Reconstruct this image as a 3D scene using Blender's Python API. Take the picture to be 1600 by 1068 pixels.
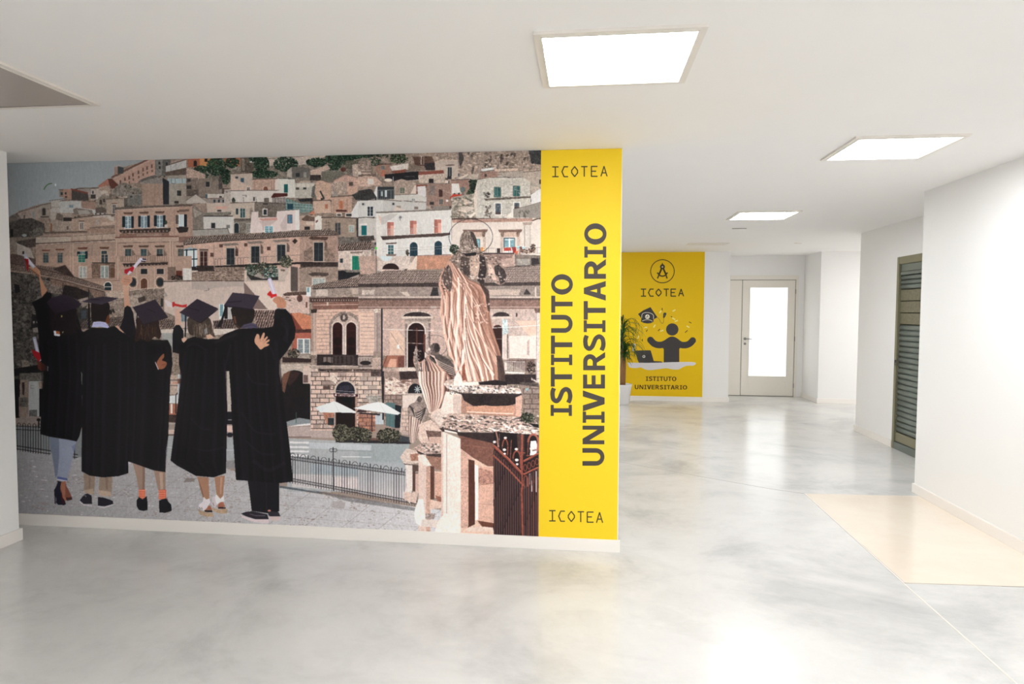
import bpy, bmesh, math, random
import numpy as np
from mathutils import Vector, Matrix

for o in list(bpy.data.objects): bpy.data.objects.remove(o)
scene = bpy.context.scene
C = scene.collection
PI = math.pi

# ------------------------------------------------------------ camera (metres; camera above the origin, +Y away from it)
F_PX = 1005.2
CAM_Z = 1.6307
PITCH, YAW, ROLL = -0.048584, 0.115285, 0.004166
fw = Vector((-math.sin(YAW) * math.cos(PITCH), math.cos(YAW) * math.cos(PITCH), math.sin(PITCH)))
rt = Vector((math.cos(YAW), math.sin(YAW), 0)); up = rt.cross(fw)
rt, up = rt * math.cos(ROLL) + up * math.sin(ROLL), -rt * math.sin(ROLL) + up * math.cos(ROLL)
cd = bpy.data.cameras.new('camera'); cam = bpy.data.objects.new('camera', cd); C.objects.link(cam)
cd.sensor_width = 36; cd.lens = 36 * F_PX / 1600; cd.clip_start = .05
m = Matrix((rt, up, -fw)).transposed().to_4x4(); m.translation = (0, 0, CAM_Z); cam.matrix_world = m
scene.camera = cam

# ------------------------------------------------------------ light and exposure
scene.view_settings.view_transform = 'Standard'; scene.view_settings.look = 'None'
scene.view_settings.gamma = 1; scene.view_settings.use_curve_mapping = False
scene.view_settings.exposure = 1.22
scene.cycles.max_bounces = 12; scene.cycles.diffuse_bounces = 7; scene.cycles.use_denoising = True
scene.cycles.caustics_reflective = False; scene.cycles.caustics_refractive = False
w = bpy.data.worlds.new('world'); scene.world = w; w.use_nodes = True
w.node_tree.nodes['Background'].inputs[0].default_value = (.75, .87, 1, 1); w.node_tree.nodes['Background'].inputs[1].default_value = 1.0
PANEL = 13.2          # radiance of the ceiling panels
DOOR_GLOW = .46      # emission given to the door pane in place of daylight behind it
def area(name, loc, rot, sx, sy, power, col=(1, 1, 1)):
    l = bpy.data.lights.new(name, 'AREA'); l.shape = 'RECTANGLE'; l.size = sx; l.size_y = sy; l.energy = power; l.color = col
    o = bpy.data.objects.new(name, l); C.objects.link(o); o.location = loc; o.rotation_euler = rot; return o
# unseen fill lamps added behind the camera and in the side corridor
area('rear_fill', (1.55, -2.9, 1.45), (-PI / 2, PI, 0), 2.6, 2.2, 150, (.99, .985, .985))
area('corridor_fill', (7.6, 10.6, 1.5), (0, PI / 2, 0), 2.2, 1.8, 13, (1, .985, .97))

# ------------------------------------------------------------ room dimensions
H = 2.7
YM, XR, XS = 4.343, .2245, -.3125          # printed wall: plane, right end, seam to the banner
YP, XP, XPE = 11.90, 2.09, 2.545           # far wall with the poster
YD, XD = 12.867, 4.12                      # recess with the door
XA, YA0, YA1 = 3.686, 6.144, 9.27          # wall with the shutter
XB = 2.965                                 # near right wall
XL, YL = -3.957, 4.034                     # left wall and its end
BH, BT = .085, .015                        # baseboard
YBACK = -3.0

# ------------------------------------------------------------ mesh helpers
def obj(name, bm, mat=None, parent=None, smooth=False):
    me = bpy.data.meshes.new(name); bm.normal_update(); bm.to_mesh(me); bm.free()
    o = bpy.data.objects.new(name, me); C.objects.link(o)
    if mat: me.materials.append(mat)
    if smooth:
        for p in me.polygons: p.use_smooth = True
    if parent: o.parent = parent
    return o
def box(bm, x0, x1, y0, y1, z0, z1, bev=0.0):
    v = [bm.verts.new(p) for p in [(x0, y0, z0), (x1, y0, z0), (x1, y1, z0), (x0, y1, z0), (x0, y0, z1), (x1, y0, z1), (x1, y1, z1), (x0, y1, z1)]]
    fs = [bm.faces.new([v[i] for i in q]) for q in [(0, 3, 2, 1), (4, 5, 6, 7), (0, 1, 5, 4), (1, 2, 6, 5), (2, 3, 7, 6), (3, 0, 4, 7)]]
    if bev:
        es = list({e for f in fs for e in f.edges}); bmesh.ops.bevel(bm, geom=es, offset=bev, segments=2, affect='EDGES')
def bx(*a, **k):
    bm = bmesh.new(); box(bm, *a, **k); return bm
def cyl(bm, p0, p1, r0, r1, n=16, cap=True):
    p0, p1 = Vector(p0), Vector(p1); d = (p1 - p0).normalized(); a = d.orthogonal().normalized(); b = d.cross(a)
    A = [bm.verts.new(p0 + (a * math.cos(2 * PI * i / n) + b * math.sin(2 * PI * i / n)) * r0) for i in range(n)]
    B = [bm.verts.new(p1 + (a * math.cos(2 * PI * i / n) + b * math.sin(2 * PI * i / n)) * r1) for i in range(n)]
    for i in range(n): bm.faces.new([A[i], A[(i + 1) % n], B[(i + 1) % n], B[i]])
    if cap: bm.faces.new(A[::-1]); bm.faces.new(B)
def lathe(prof, n=32):
    bm = bmesh.new(); rings = []
    for r, z in prof: rings.append([bm.verts.new((r * math.cos(2 * PI * i / n), r * math.sin(2 * PI * i / n), z)) for i in range(n)])
    for a, b in zip(rings, rings[1:]):
        for i in range(n): bm.faces.new([a[i], a[(i + 1) % n], b[(i + 1) % n], b[i]])
    bm.faces.new(rings[0][::-1]); bm.faces.new(rings[-1]); return bm
def ring_frame(bm, x0, x1, y0, y1, z0, z1, w):
    box(bm, x0, x1, y0, y0 + w, z0, z1); box(bm, x0, x1, y1 - w, y1, z0, z1)
    box(bm, x0, x0 + w, y0 + w, y1 - w, z0, z1); box(bm, x1 - w, x1, y0 + w, y1 - w, z0, z1)
def tag(o, label, cat, group=None):
    o['label'] = label; o['category'] = cat
    if group: o['group'] = group
    return o
def empty(name, loc):
    o = bpy.data.objects.new(name, None); C.objects.link(o); o.location = loc; o.empty_display_size = .1; return o
def struct(name, bm, mat, parent=None):
    o = obj(name, bm, mat, parent)
    if not parent: o['kind'] = 'structure'
    return o
def srgb(c):
    c = [v / 255 for v in c]; return tuple((v / 12.92 if v <= .04045 else ((v + .055) / 1.055) ** 2.4) for v in c) + (1,)

# ------------------------------------------------------------ materials
def mat(name, col, rough=.5, metal=0.0, bump=0.0, bscale=200, spec=.5, vary=0.0, vscale=3):
    m = bpy.data.materials.new(name); m.use_nodes = True; nt = m.node_tree; b = nt.nodes['Principled BSDF']
    b.inputs['Base Color'].default_value = srgb(col); b.inputs['Roughness'].default_value = rough
    b.inputs['Metallic'].default_value = metal; b.inputs['Specular IOR Level'].default_value = spec
    tc = nt.nodes.new('ShaderNodeTexCoord')
    if bump:
        n = nt.nodes.new('ShaderNodeTexNoise'); n.inputs['Scale'].default_value = bscale; n.inputs['Detail'].default_value = 3
        nt.links.new(tc.outputs['Object'], n.inputs['Vector'])
        u = nt.nodes.new('ShaderNodeBump'); u.inputs['Strength'].default_value = bump; u.inputs['Distance'].default_value = .002
        nt.links.new(n.outputs['Fac'], u.inputs['Height']); nt.links.new(u.outputs['Normal'], b.inputs['Normal'])
    if vary:
        n = nt.nodes.new('ShaderNodeTexNoise'); n.inputs['Scale'].default_value = vscale; n.inputs['Detail'].default_value = 4
        nt.links.new(tc.outputs['Object'], n.inputs['Vector'])
        r = nt.nodes.new('ShaderNodeMix'); r.data_type = 'RGBA'; c = srgb(col)
        r.inputs[6].default_value = tuple(v * (1 - vary) for v in c[:3]) + (1,); r.inputs[7].default_value = tuple(min(1, v * (1 + vary)) for v in c[:3]) + (1,)
        nt.links.new(n.outputs['Fac'], r.inputs[0]); nt.links.new(r.outputs[2], b.inputs['Base Color'])
    return m
WALL = mat('white_wall_paint', (238, 237, 235), .75, bump=.08, bscale=90, vary=.012)
CEIL = mat('white_ceiling_paint', (237, 235, 233), .8, bump=.05, bscale=70, vary=.012)
BASE = mat('white_lacquered_skirting', (240, 235, 229), .4)
DOORW = mat('off_white_door_lacquer', (232, 227, 217), .45)
FRAMEW = mat('off_white_door_frame', (233, 228, 219), .45)
SEAM = mat('dark_gap', (96, 90, 84), .8)
STEEL = mat('brushed_steel', (150, 148, 145), .3, metal=.9)
TRIMW = mat('white_plastic_trim', (226, 220, 212), .5)

def floor_mat(name, base, dark, light, tint):
    m = bpy.data.materials.new(name); m.use_nodes = True; nt = m.node_tree; b = nt.nodes['Principled BSDF']; L = nt.links.new
    tc = nt.nodes.new('ShaderNodeTexCoord')
    def noise(sc, det, ro, dist=0.0, stretch=None):
        n = nt.nodes.new('ShaderNodeTexNoise'); n.inputs['Scale'].default_value = sc; n.inputs['Detail'].default_value = det; n.inputs['Roughness'].default_value = ro; n.inputs['Distortion'].default_value = dist
        mp = nt.nodes.new('ShaderNodeMapping'); L(tc.outputs['Object'], mp.inputs['Vector']); mp.inputs['Location'].default_value = (sc * 1.7, sc * .9, 0)
        if stretch: mp.inputs['Scale'].default_value = stretch; mp.inputs['Rotation'].default_value = (0, 0, .35)
        L(mp.outputs['Vector'], n.inputs['Vector']); return n.outputs['Fac']
    def ramp(f, stops):
        r = nt.nodes.new('ShaderNodeValToRGB'); L(f, r.inputs['Fac']); e = r.color_ramp.elements
        e[0].position, e[0].color = stops[0]; e[1].position, e[1].color = stops[-1]
        for p, c in stops[1:-1]: x = e.new(p); x.color = c
        return r.outputs['Color']
    def mix(a, bcol, f):
        x = nt.nodes.new('ShaderNodeMix'); x.data_type = 'RGBA'
        (L(f, x.inputs[0]) if not isinstance(f, float) else setattr(x.inputs[0], 'default_value', f))
        (L(a, x.inputs[6]) if not isinstance(a, tuple) else setattr(x.inputs[6], 'default_value', a))
        (L(bcol, x.inputs[7]) if not isinstance(bcol, tuple) else setattr(x.inputs[7], 'default_value', bcol)); return x.outputs[2]
    W, K = (1, 1, 1, 1), (0, 0, 0, 1)
    cloud = ramp(noise(.8, 7, .66, .4), [(.36, srgb(dark)), (.5, srgb(base)), (.68, srgb(light))])
    patch = ramp(noise(1.3, 9, .68, .25, (.7, 1, 1)), [(.42, K), (.8, (.8, .8, .8, 1))])
    c1 = mix(cloud, srgb(light), patch)
    smear = ramp(noise(3.4, 10, .72, .3, (.6, 1, 1)), [(.5, K), (.85, (.6, .6, .6, 1))])
    c2 = mix(c1, srgb(dark), smear)
    fine = ramp(noise(24, 8, .7), [(.35, (.0, .0, .0, 1)), (.75, (.16, .16, .16, 1))])
    c3 = mix(c2, srgb(tint), fine)
    L(c3, b.inputs['Base Color'])
    b.inputs['Roughness'].default_value = .2; b.inputs['Specular IOR Level'].default_value = .45
    n = nt.nodes.new('ShaderNodeTexNoise'); n.inputs['Scale'].default_value = 7; n.inputs['Detail'].default_value = 6; L(tc.outputs['Object'], n.inputs['Vector'])
    u = nt.nodes.new('ShaderNodeBump'); u.inputs['Strength'].default_value = .06; u.inputs['Distance'].default_value = .004
    L(n.outputs['Fac'], u.inputs['Height']); L(u.outputs['Normal'], b.inputs['Normal'])
    return m
FLOOR = floor_mat('polished_concrete', (209, 208, 206), (181, 181, 180), (220, 219, 216), (199, 198, 196))
PATCH = floor_mat('beige_resin_patch', (226, 214, 198), (220, 206, 188), (231, 221, 207), (223, 209, 192))
JOINT = mat('pale_joint_filler', (214, 208, 200), .6); JOINTD = mat('grey_saw_joint', (150, 146, 142), .7)

# ------------------------------------------------------------ setting
floor = struct('floor', bx(-5.2, 9, YBACK - .3, 14, -.12, 0), FLOOR)
def quad_slab(pts, z0, z1):
    bm = bmesh.new(); a = [bm.verts.new((x, y, z0)) for x, y in pts]; b = [bm.verts.new((x, y, z1)) for x, y in pts]; n = len(pts)
    bm.faces.new(b); bm.faces.new(a[::-1])
    for i in range(n): bm.faces.new([a[i], a[(i + 1) % n], b[(i + 1) % n], b[i]])
    return bm
def strip(p, q, w, z0=-.001, z1=.0006):
    p, q = Vector(p), Vector(q); d = (q - p).normalized(); s = Vector((-d.y, d.x)) * w / 2
    return quad_slab([p + s, q + s, q - s, p - s][::-1], z0, z1)
fp = struct('resin_patch', quad_slab([(1.925, 4.05), (XB - BT, 4.10), (XB - BT, 6.02), (1.965, 5.975)], -.002, .0012), PATCH, floor); fp['label'] = 'beige resin patch'
struct('joint', strip((.2, 7.10), (1.70, 6.10), .008), JOINTD, floor); struct('joint', strip((1.70, 6.10), (1.965, 5.975), .008), JOINTD, floor)
struct('joint', strip((1.965, 5.975), (1.915, 4.05), .010, -.001, .0016), JOINT, floor); struct('joint', strip((1.915, 4.05), (1.80, -3), .010), JOINT, floor)
struct('joint', strip((1.915, 4.055), (XB - BT, 4.10), .005, -.001, .0016), JOINTD, floor); struct('joint', strip((1.965, 5.975), (XB - BT, 6.02), .004, -.001, .0016), JOINT, floor)
ceiling = struct('ceiling', bx(-5.2, 9, YBACK - .3, 14, H, H + .15), CEIL)
struct('wall_front', bx(-4.9, XR, YM, YM + .15, 0, H), WALL)
struct('wall_left', bx(-4.7, XL, YBACK, YL, 0, H), WALL)
struct('wall_left', bx(-5.05, -4.3, YL, YM + .1, 0, H), WALL)
struct('wall_left', bx(-4.9, -4.75, YM + .15, YP, 0, H), WALL)
struct('wall_rear', bx(-4.9, XPE, YP, YP + .15, 0, H), WALL)
struct('wall_rear', bx(XPE - .15, XPE, YP + .15, YD + .15, 0, H), WALL)
bm = bmesh.new(); box(bm, XPE, 2.752, YD, YD + .15, 0, H); box(bm, 4.016, XD, YD, YD + .15, 0, H); box(bm, 2.752, 4.016, YD, YD + .15, 2.328, H)
struct('wall_rear', bm, WALL)
struct('wall_rear', bx(XD, 8.2, 12.01, 12.2, 0, H), WALL); struct('wall_rear', bx(XD, XD + .15, 12.2, YD + .15, 0, H), WALL)
bm = bmesh.new(); box(bm, XA, XA + .3, YA0 + .15, 7.28, 0, H); box(bm, XA, XA + .3, 8.19, YA1, 0, H); box(bm, XA, XA + .3, 7.28, 8.19, 2.285, H)
struct('wall_right', bm, WALL)
struct('wall_right', bx(XB, XB + .2, YBACK, YA0, 0, H), WALL); struct('wall_right', bx(XB + .2, XA, YA0 - .2, YA0, 0, H), WALL); struct('wall_right', bx(XA, XA + .3, YA0 - .2, YA0 + .15, 0, H), WALL)
struct('wall_right', bx(8.05, 8.2, 9.2, 12.01, 0, H), WALL); struct('wall_right', bx(XA + .3, 8.05, YA1 - .15, YA1, 0, H), WALL)
# unseen wall behind the camera; its wide window is added to bring in light
bm = bmesh.new(); box(bm, -4.7, .2, YBACK - .2, YBACK, 0, H); box(bm, 2.9, XB + .2, YBACK - .2, YBACK, 0, H); box(bm, .2, 2.9, YBACK - .2, YBACK, 2.55, H); box(bm, .2, 2.9, YBACK - .2, YBACK, 0, .3)
struct('wall_back', bm, WALL)
bm = bmesh.new()
for x in (.2, 1.52, 2.84): box(bm, x, x + .06, YBACK - .14, YBACK - .08, .3, 2.55)
for z in (.3, 2.49): box(bm, .2, 2.9, YBACK - .14, YBACK - .08, z, z + .06)
struct('added_window', bm, FRAMEW)  # frame of the added, unseen window
# skirting boards
def skirt(name, x0, x1, y0, y1):
    struct(name, bx(x0, x1, y0, y1, 0, BH, bev=.002), BASE)
skirt('baseboard_front', -4.3, XR + BT, YM - BT, YM)
skirt('baseboard_left', XL, XL + BT, YBACK, YL + BT); skirt('baseboard_left', -4.3, XL, YL, YL + BT)
skirt('baseboard_right', XB - BT, XB, YBACK, YA0 + BT); skirt('baseboard_right', XB, XA, YA0, YA0 + BT)
skirt('baseboard_right', XA - BT, XA, YA0 + BT, 7.28); skirt('baseboard_right', XA - BT, XA, 8.19, YA1 + BT); skirt('baseboard_right', XA, 8.05, YA1, YA1 + BT)
skirt('baseboard_rear', -4.7, XPE + BT, YP - BT, YP); skirt('baseboard_rear', XPE, XPE + BT, YP, YD)
skirt('baseboard_rear', XD - BT, 8.05, 12.01 - BT, 12.01); skirt('baseboard_rear', XD - BT, XD, 12.01, YD)

# ---- glazed inner door in the recess
door = struct('door_1', bx(2.752, 2.76, YD + .02, YD + .1, 0, .01), FRAMEW)
bm = bmesh.new(); box(bm, 2.752, 4.016, YD - .012, YD + .1, 2.245, 2.328, bev=.003); box(bm, 3.966, 4.016, YD - .012, YD + .1, 0, 2.245, bev=.003); struct('door_frame', bm, FRAMEW, door)
struct('side_panel', bx(2.752, 2.974, YD, YD + .045, .008, 2.236, bev=.002), DOORW, door)
bm = bmesh.new(); x0, x1, y0, y1 = 2.985, 3.957, YD, YD + .045
box(bm, x0, 3.128, y0, y1, .01, 2.236, bev=.002); box(bm, 3.820, x1, y0, y1, .01, 2.236, bev=.002); box(bm, 3.128, 3.820, y0, y1, .01, .389, bev=.002); box(bm, 3.128, 3.820, y0, y1, 2.092, 2.236, bev=.002)
leaf = struct('door_leaf', bm, DOORW, door)
struct('threshold_gap', bx(2.752, 4.016, YD + .01, YD + .1, 0, .008), SEAM, door)
struct('seam', bx(2.974, 2.985, YD + .02, YD + .04, .01, 2.24), SEAM, door)
struct('seam', bx(3.957, 3.966, YD + .02, YD + .04, .01, 2.24), SEAM, door)
struct('seam', bx(2.76, 3.966, YD + .02, YD + .04, 2.236, 2.245), SEAM, door)
g = bpy.data.materials.new('glowing_frosted_glass'); g.use_nodes = True; nt = g.node_tree; b = nt.nodes['Principled BSDF']
b.inputs['Base Color'].default_value = (.8, .83, .83, 1); b.inputs['Roughness'].default_value = .25
b.inputs['Emission Color'].default_value = (.985, 1, .99, 1); b.inputs['Emission Strength'].default_value = DOOR_GLOW  # glow put into the pane itself; nothing lit stands behind it
struct('glass_pane', bx(3.128, 3.820, YD + .018, YD + .026, .389, 2.092), g, leaf)
bm = bmesh.new(); cyl(bm, (3.045, YD - .002, 1.108), (3.045, YD - .05, 1.108), .011, .011, 12); cyl(bm, (3.035, YD - .05, 1.108), (3.165, YD - .05, 1.108), .010, .009, 12); cyl(bm, (3.045, YD + .001, 1.108), (3.045, YD - .008, 1.108), .026, .026, 20)
struct('lever_handle', bm, STEEL, leaf)
bm = bmesh.new(); cyl(bm, (3.045, YD + .001, 1.012), (3.045, YD - .008, 1.012), .024, .024, 20); struct('keyhole_plate', bm, STEEL, leaf)
bm = bmesh.new(); box(bm, 3.043, 3.049, YD - .0095, YD - .007, 1.0, 1.022); struct('keyhole', bm, SEAM, leaf)
for z in (2.02, 1.115, .215):
    bm = bmesh.new(); cyl(bm, (3.962, YD - .008, z - .045), (3.962, YD - .008, z + .045), .008, .008, 10); struct('hinge', bm, STEEL, leaf)

# ---- metal shutter door in the right wall
OLV = mat('olive_grey_aluminium', (134, 131, 108), .4, metal=.25, vary=.05, vscale=6); SLT = mat('slate_green_slat', (112, 120, 113), .42, metal=.1, vary=.06, vscale=8)
PAT = mat('patterned_glass', (112, 108, 88), .4, bump=1.0, bscale=260, vary=.6, vscale=45); BACKM = mat('shutter_backing', (40, 42, 40), .7)
d2 = struct('door_2', bx(XA + .12, XA + .2, 7.28, 8.19, 0, 2.285), BACKM)
def fr(x0, x1, y0, y1, z0, z1, name='frame_rail', m=OLV, bev=.003): return struct(name, bx(x0, x1, y0, y1, z0, z1, bev=bev), m, d2)
fr(XA - .012, XA + .1, 8.135, 8.19, 0, 2.285, 'jamb'); fr(XA - .012, XA + .1, 7.28, 7.335, 0, 2.285, 'jamb'); fr(XA - .012, XA + .1, 7.335, 8.135, 2.197, 2.285, 'head_rail')
fr(XA - .012, XA + .1, 7.335, 8.135, 0, .085, 'sill_rail', SLT)
zz = lambda y: (711.0 - y) * .00732
fr(XA + .012, XA + .06, 7.335, 8.135, zz(422.6), zz(410.9), 'header_panel', SLT); fr(XA + .004, XA + .06, 7.335, 8.135, zz(428.2), zz(423.2), 'header_strip', SLT)
fr(XA + .006, XA + .06, 7.335, 8.135, zz(698.6), zz(683.9), 'kick_panel')
def slat_bm(h, L=.80):
    bm = bmesh.new(); P = []
    for t in (0, .12, .3, .5, .72, .9, 1): P.append((-.022 * math.sin(PI * min(1, t * 1.02)) ** .7 - .004 * t, h * t))
    n = len(P); A = [bm.verts.new((x, -L / 2, z)) for x, z in P]; B = [bm.verts.new((x, L / 2, z)) for x, z in P]
    A2 = [bm.verts.new((.008, -L / 2, 0)), bm.verts.new((.008, -L / 2, h))]; B2 = [bm.verts.new((.008, L / 2, 0)), bm.verts.new((.008, L / 2, h))]
    for i in range(n - 1): bm.faces.new([A[i], A[i + 1], B[i + 1], B[i]])
    bm.faces.new(A[::-1] + A2); bm.faces.new(B + B2[::-1]); bm.faces.new([A[0], B[0], B2[0], A2[0]]); bm.faces.new([A[-1], A2[1], B2[1], B[-1]])
    bmesh.ops.recalc_face_normals(bm, faces=bm.faces); return bm
ups = [(zz(436.2), .053), (zz(443.8), .053), (zz(451.2), .052)]
n = 20; z1 = zz(508.4); z0 = zz(683.4); pit = (z1 - z0) / n
s0 = obj('slat', slat_bm(pit * .97), SLT, d2, smooth=True)
s0.location = (XA + .03, 7.735, z0)
for i in range(1, n):
    s = s0.copy(); C.objects.link(s); s.parent = d2; s.location = (XA + .03, 7.735, z0 + pit * i)
su = obj('slat', slat_bm(.053), SLT, d2, smooth=True); su.location = (XA + .03, 7.735, ups[0][0])
for z, h in ups[1:]:
    s = su.copy(); C.objects.link(s); s.parent = d2; s.location = (XA + .03, 7.735, z)
for i in range(3):
    zb = zz(508.0) + i * .1375; p = struct('pane', bx(XA + .014, XA + .03, 7.335, 8.135, zb + .005, zb + .134, bev=.002), PAT, d2)
bm = bmesh.new(); box(bm, XA - .035, XA - .01, 8.125, 8.14, 1.03, 1.065, bev=.003); cyl(bm, (XA - .03, 8.13, 1.03), (XA - .03, 8.13, 1.0), .008, .007, 10); struct('latch', bm, STEEL, d2)

# ------------------------------------------------------------ ceiling fittings
LITM = bpy.data.materials.new('lit_panel_diffuser'); LITM.use_nodes = True; b = LITM.node_tree.nodes['Principled BSDF']
b.inputs['Emission Color'].default_value = (.97, .985, 1, 1); b.inputs['Emission Strength'].default_value = PANEL; b.inputs['Base Color'].default_value = (.9, .9, .9, 1)
UNLIT = mat('unlit_panel_diffuser', (176, 168, 162), .35)
def panel(x, y, lit, label, frame_w=.032, group='square ceiling light panels'):
    t = tag(empty('ceiling_light', (x, y, H - .012)), label, 'ceiling light', group)
    bm = bmesh.new(); ring_frame(bm, -.328, .328, -.30, .30, 0, .012, frame_w); ring_frame(bm, -.302, .302, -.274, .274, -.003, .004, .006)
    obj('frame', bm, TRIMW, t)
    obj('diffuser', bx(-.298, .298, -.270, .270, .002, .010), LITM if lit else UNLIT, t); return t
panel(.113, 2.815, True, 'largest lit square ceiling panel, nearest the camera above the yellow banner')
panel(1.948, 4.49, True, 'lit square ceiling panel nearest the right-hand wall')
panel(1.925, 7.455, True, 'smallest lit square ceiling panel, farthest away before the door')
panel(-2.86, 2.845, False, 'switched-off grey square ceiling panel at the upper left corner')
for x, y, w_ in ((1.95, 1.05, 'above the camera'), (.11, -.35, 'added unseen behind the camera to brighten the left and centre'), (5.6, 10.6, 'in the side corridor at the far right'), (-.9, 7.45, 'added out of sight behind the mural to brighten the shutter wall'), (-.9, 10.4, 'added out of sight beside the rear wall to brighten the far end')):  # panels behind the camera and behind the mural wall are added for their light
    panel(x, y, True, 'lit square ceiling panel ' + w_)
bm = bmesh.new(); ring_frame(bm, -.31, .31, -.15, .15, 0, .006, .012); box(bm, -.298, .298, -.138, .138, .003, .006)
h = tag(obj('ceiling_hatch', bm, TRIMW), 'faint outline of a flush white access hatch in the far ceiling above the yellow poster', 'hatch'); h.location = (1.89, 10.55, H - .006)
bm = bmesh.new(); box(bm, -.09, .09, -.012, .012, 0, .006, bev=.002)
h = tag(obj('ceiling_slot', bm, mat('slot_grey', (168, 160, 152), .6)), 'tiny grey slot in the white ceiling just beyond the farthest lit panel', 'vent'); h.location = (1.94, 8.62, H - .006)
bm = bmesh.new(); cyl(bm, (0, 0, 0), (0, 0, .01), .05, .055, 20)
h = tag(obj('smoke_detector', bm, TRIMW), 'small white round detector on the far ceiling before the door recess', 'detector'); h.location = (3.25, 10.5, H - .01)

# ---------------------------------------------------------------- print painter
# Flat prints (mural, banner, poster) are drawn here shape by shape with numpy.
class Canvas:
    """A flat print. Shapes are given in local units: print px = (o + v*s)."""
    def __init__(self, x0, y0, x1, y1, k, bg, seed=3):
        self.x0, self.y0, self.k = x0, y0, k
        self.w, self.h = int((x1 - x0) * k), int((y1 - y0) * k)
        self.a = np.empty((self.h, self.w, 3), np.float32); self.a[:] = bg
        self.rng = np.random.RandomState(seed)
        self.ox = self.oy = 0.0; self.s = 1.0
        self.n1 = self._noise(1.3); self.n2 = self._noise(4.5); self.n3 = self._noise(17)
        self.nz = .62 * self.n1 + .34 * self.n2 + .14 * self.n3
        st = self._noise(2.2); self.st = (st + np.roll(st, 3, 0) + np.roll(st, 6, 0) + np.roll(st, 9, 0)) * .5
    def _noise(self, cell):
        gh, gw = int(self.h / cell) + 3, int(self.w / cell) + 3
        g = self.rng.rand(gh, gw).astype(np.float32) * 2 - 1
        y = np.arange(self.h) / cell; x = np.arange(self.w) / cell
        yi, xi = y.astype(int), x.astype(int); fy, fx = (y - yi)[:, None], (x - xi)[None, :]
        fy = fy * fy * (3 - 2 * fy); fx = fx * fx * (3 - 2 * fx)
        a = g[yi][:, xi]; b = g[yi][:, xi + 1]; c = g[yi + 1][:, xi]; d = g[yi + 1][:, xi + 1]
        return ((a * (1 - fx) + b * fx) * (1 - fy) + (c * (1 - fx) + d * fx) * fy).astype(np.float32)
    def at(self, ox, oy, s=1 / 5.3333):
        self.ox, self.oy, self.s = ox, oy, s
    def _pts(self, p):
        if isinstance(p, str):
            p = [tuple(float(v) for v in q.split(',')) for q in p.split()]
        p = np.asarray(p, float)
        return np.stack([(self.ox + p[:, 0] * self.s - self.x0) * self.k,
                         (self.oy + p[:, 1] * self.s - self.y0) * self.k], 1)
    def _mask(self, contours):
        allp = np.concatenate(contours)
        xa, ya = np.floor(allp.min(0)).astype(int) - 1; xb, yb = np.ceil(allp.max(0)).astype(int) + 2
        xa, ya = max(xa, 0), max(ya, 0); xb, yb = min(xb, self.w), min(yb, self.h)
        if xb <= xa or yb <= ya: return None
        xs = np.arange(xa, xb) + .5; ys = np.arange(ya, yb) + .5
        m = np.zeros((yb - ya, xb - xa), bool)
        for c in contours:
            d = np.roll(c, -1, 0)
            for (x1, y1), (x2, y2) in zip(c, d):
                if y1 == y2: continue
                lo, hi = (y1, y2) if y1 < y2 else (y2, y1)
                r0 = int(np.searchsorted(ys, lo)); r1 = int(np.searchsorted(ys, hi))
                if r1 <= r0: continue
                xi = x1 + (ys[r0:r1] - y1) * (x2 - x1) / (y2 - y1)
                m[r0:r1] ^= xs[None, :] < xi[:, None]
        return m, xa, ya, xb, yb
    def _fill(self, contours, col, n=0.0, g=None, al=1.0, horiz=False):
        r = self._mask(contours)
        if r is None: return
        m, xa, ya, xb, yb = r
        reg = self.a[ya:yb, xa:xb]
        c = np.asarray(col, np.float32)
        if g is not None:
            if horiz: t = np.linspace(0, 1, xb - xa)[None, :, None]
            else: t = np.linspace(0, 1, yb - ya)[:, None, None]
            c = (c * (1 - t) + np.asarray(g, np.float32) * t) * np.ones_like(reg)
        else: c = c * np.ones_like(reg)
        if n: c = c * (1 + n * 1.15 * self.nz[ya:yb, xa:xb, None])
        reg[m] = reg[m] * (1 - al) + c[m] * al
    def P(self, col, pts, n=0.0, g=None, al=1.0, horiz=False):
        self._fill([self._pts(pts)], col, n, g, al, horiz)
    def R(self, col, x0, y0, x1, y1, n=0.0, g=None, al=1.0, horiz=False):
        self.P(col, [(x0, y0), (x1, y0), (x1, y1), (x0, y1)], n, g, al, horiz)
    def E(self, col, cx, cy, rx, ry, n=0.0, al=1.0, g=None, a0=0, a1=360):
        m = 28
        t = np.radians(np.linspace(a0, a1, m + 1))
        self.P(col, np.stack([cx + rx * np.cos(t), cy + ry * np.sin(t)], 1), n, g, al)
    def ring(self, col, cx, cy, rx, ry, w, a0=0, a1=360, m=48):
        t = np.radians(np.linspace(a0, a1, m + 1))
        self.L(col, w, np.stack([cx + rx * np.cos(t), cy + ry * np.sin(t)], 1))
    def L(self, col, w, pts, al=1.0, n=0.0, w2=None):
        p = self._pts(pts); hw = w * self.s * self.k / 2
        N = len(p) - 1; hw2 = hw if w2 is None else w2 * self.s * self.k / 2
        acc = None if al >= 1 else []
        for i in range(N):
            a, b = p[i], p[i + 1]; d = b - a; l = math.hypot(*d)
            if l < 1e-6: continue
            ra = hw + (hw2 - hw) * i / N; rb = hw + (hw2 - hw) * (i + 1) / N
            nn = np.array([-d[1], d[0]]) / l; e = d / l * min(ra, rb) * .35
            q = np.array([a - e + nn * ra, b + e + nn * rb, b + e - nn * rb, a - e - nn * ra])
            if acc is None: self._fill([q], col, n)
            else: acc.append(self._mask([q]))
        if acc:
            m = np.zeros((self.h, self.w), bool)
            for t in acc:
                if t is not None: m[t[2]:t[4], t[1]:t[3]] |= t[0]
            self.a[m] = self.a[m] * (1 - al) + np.asarray(col, np.float32) * al
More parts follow.
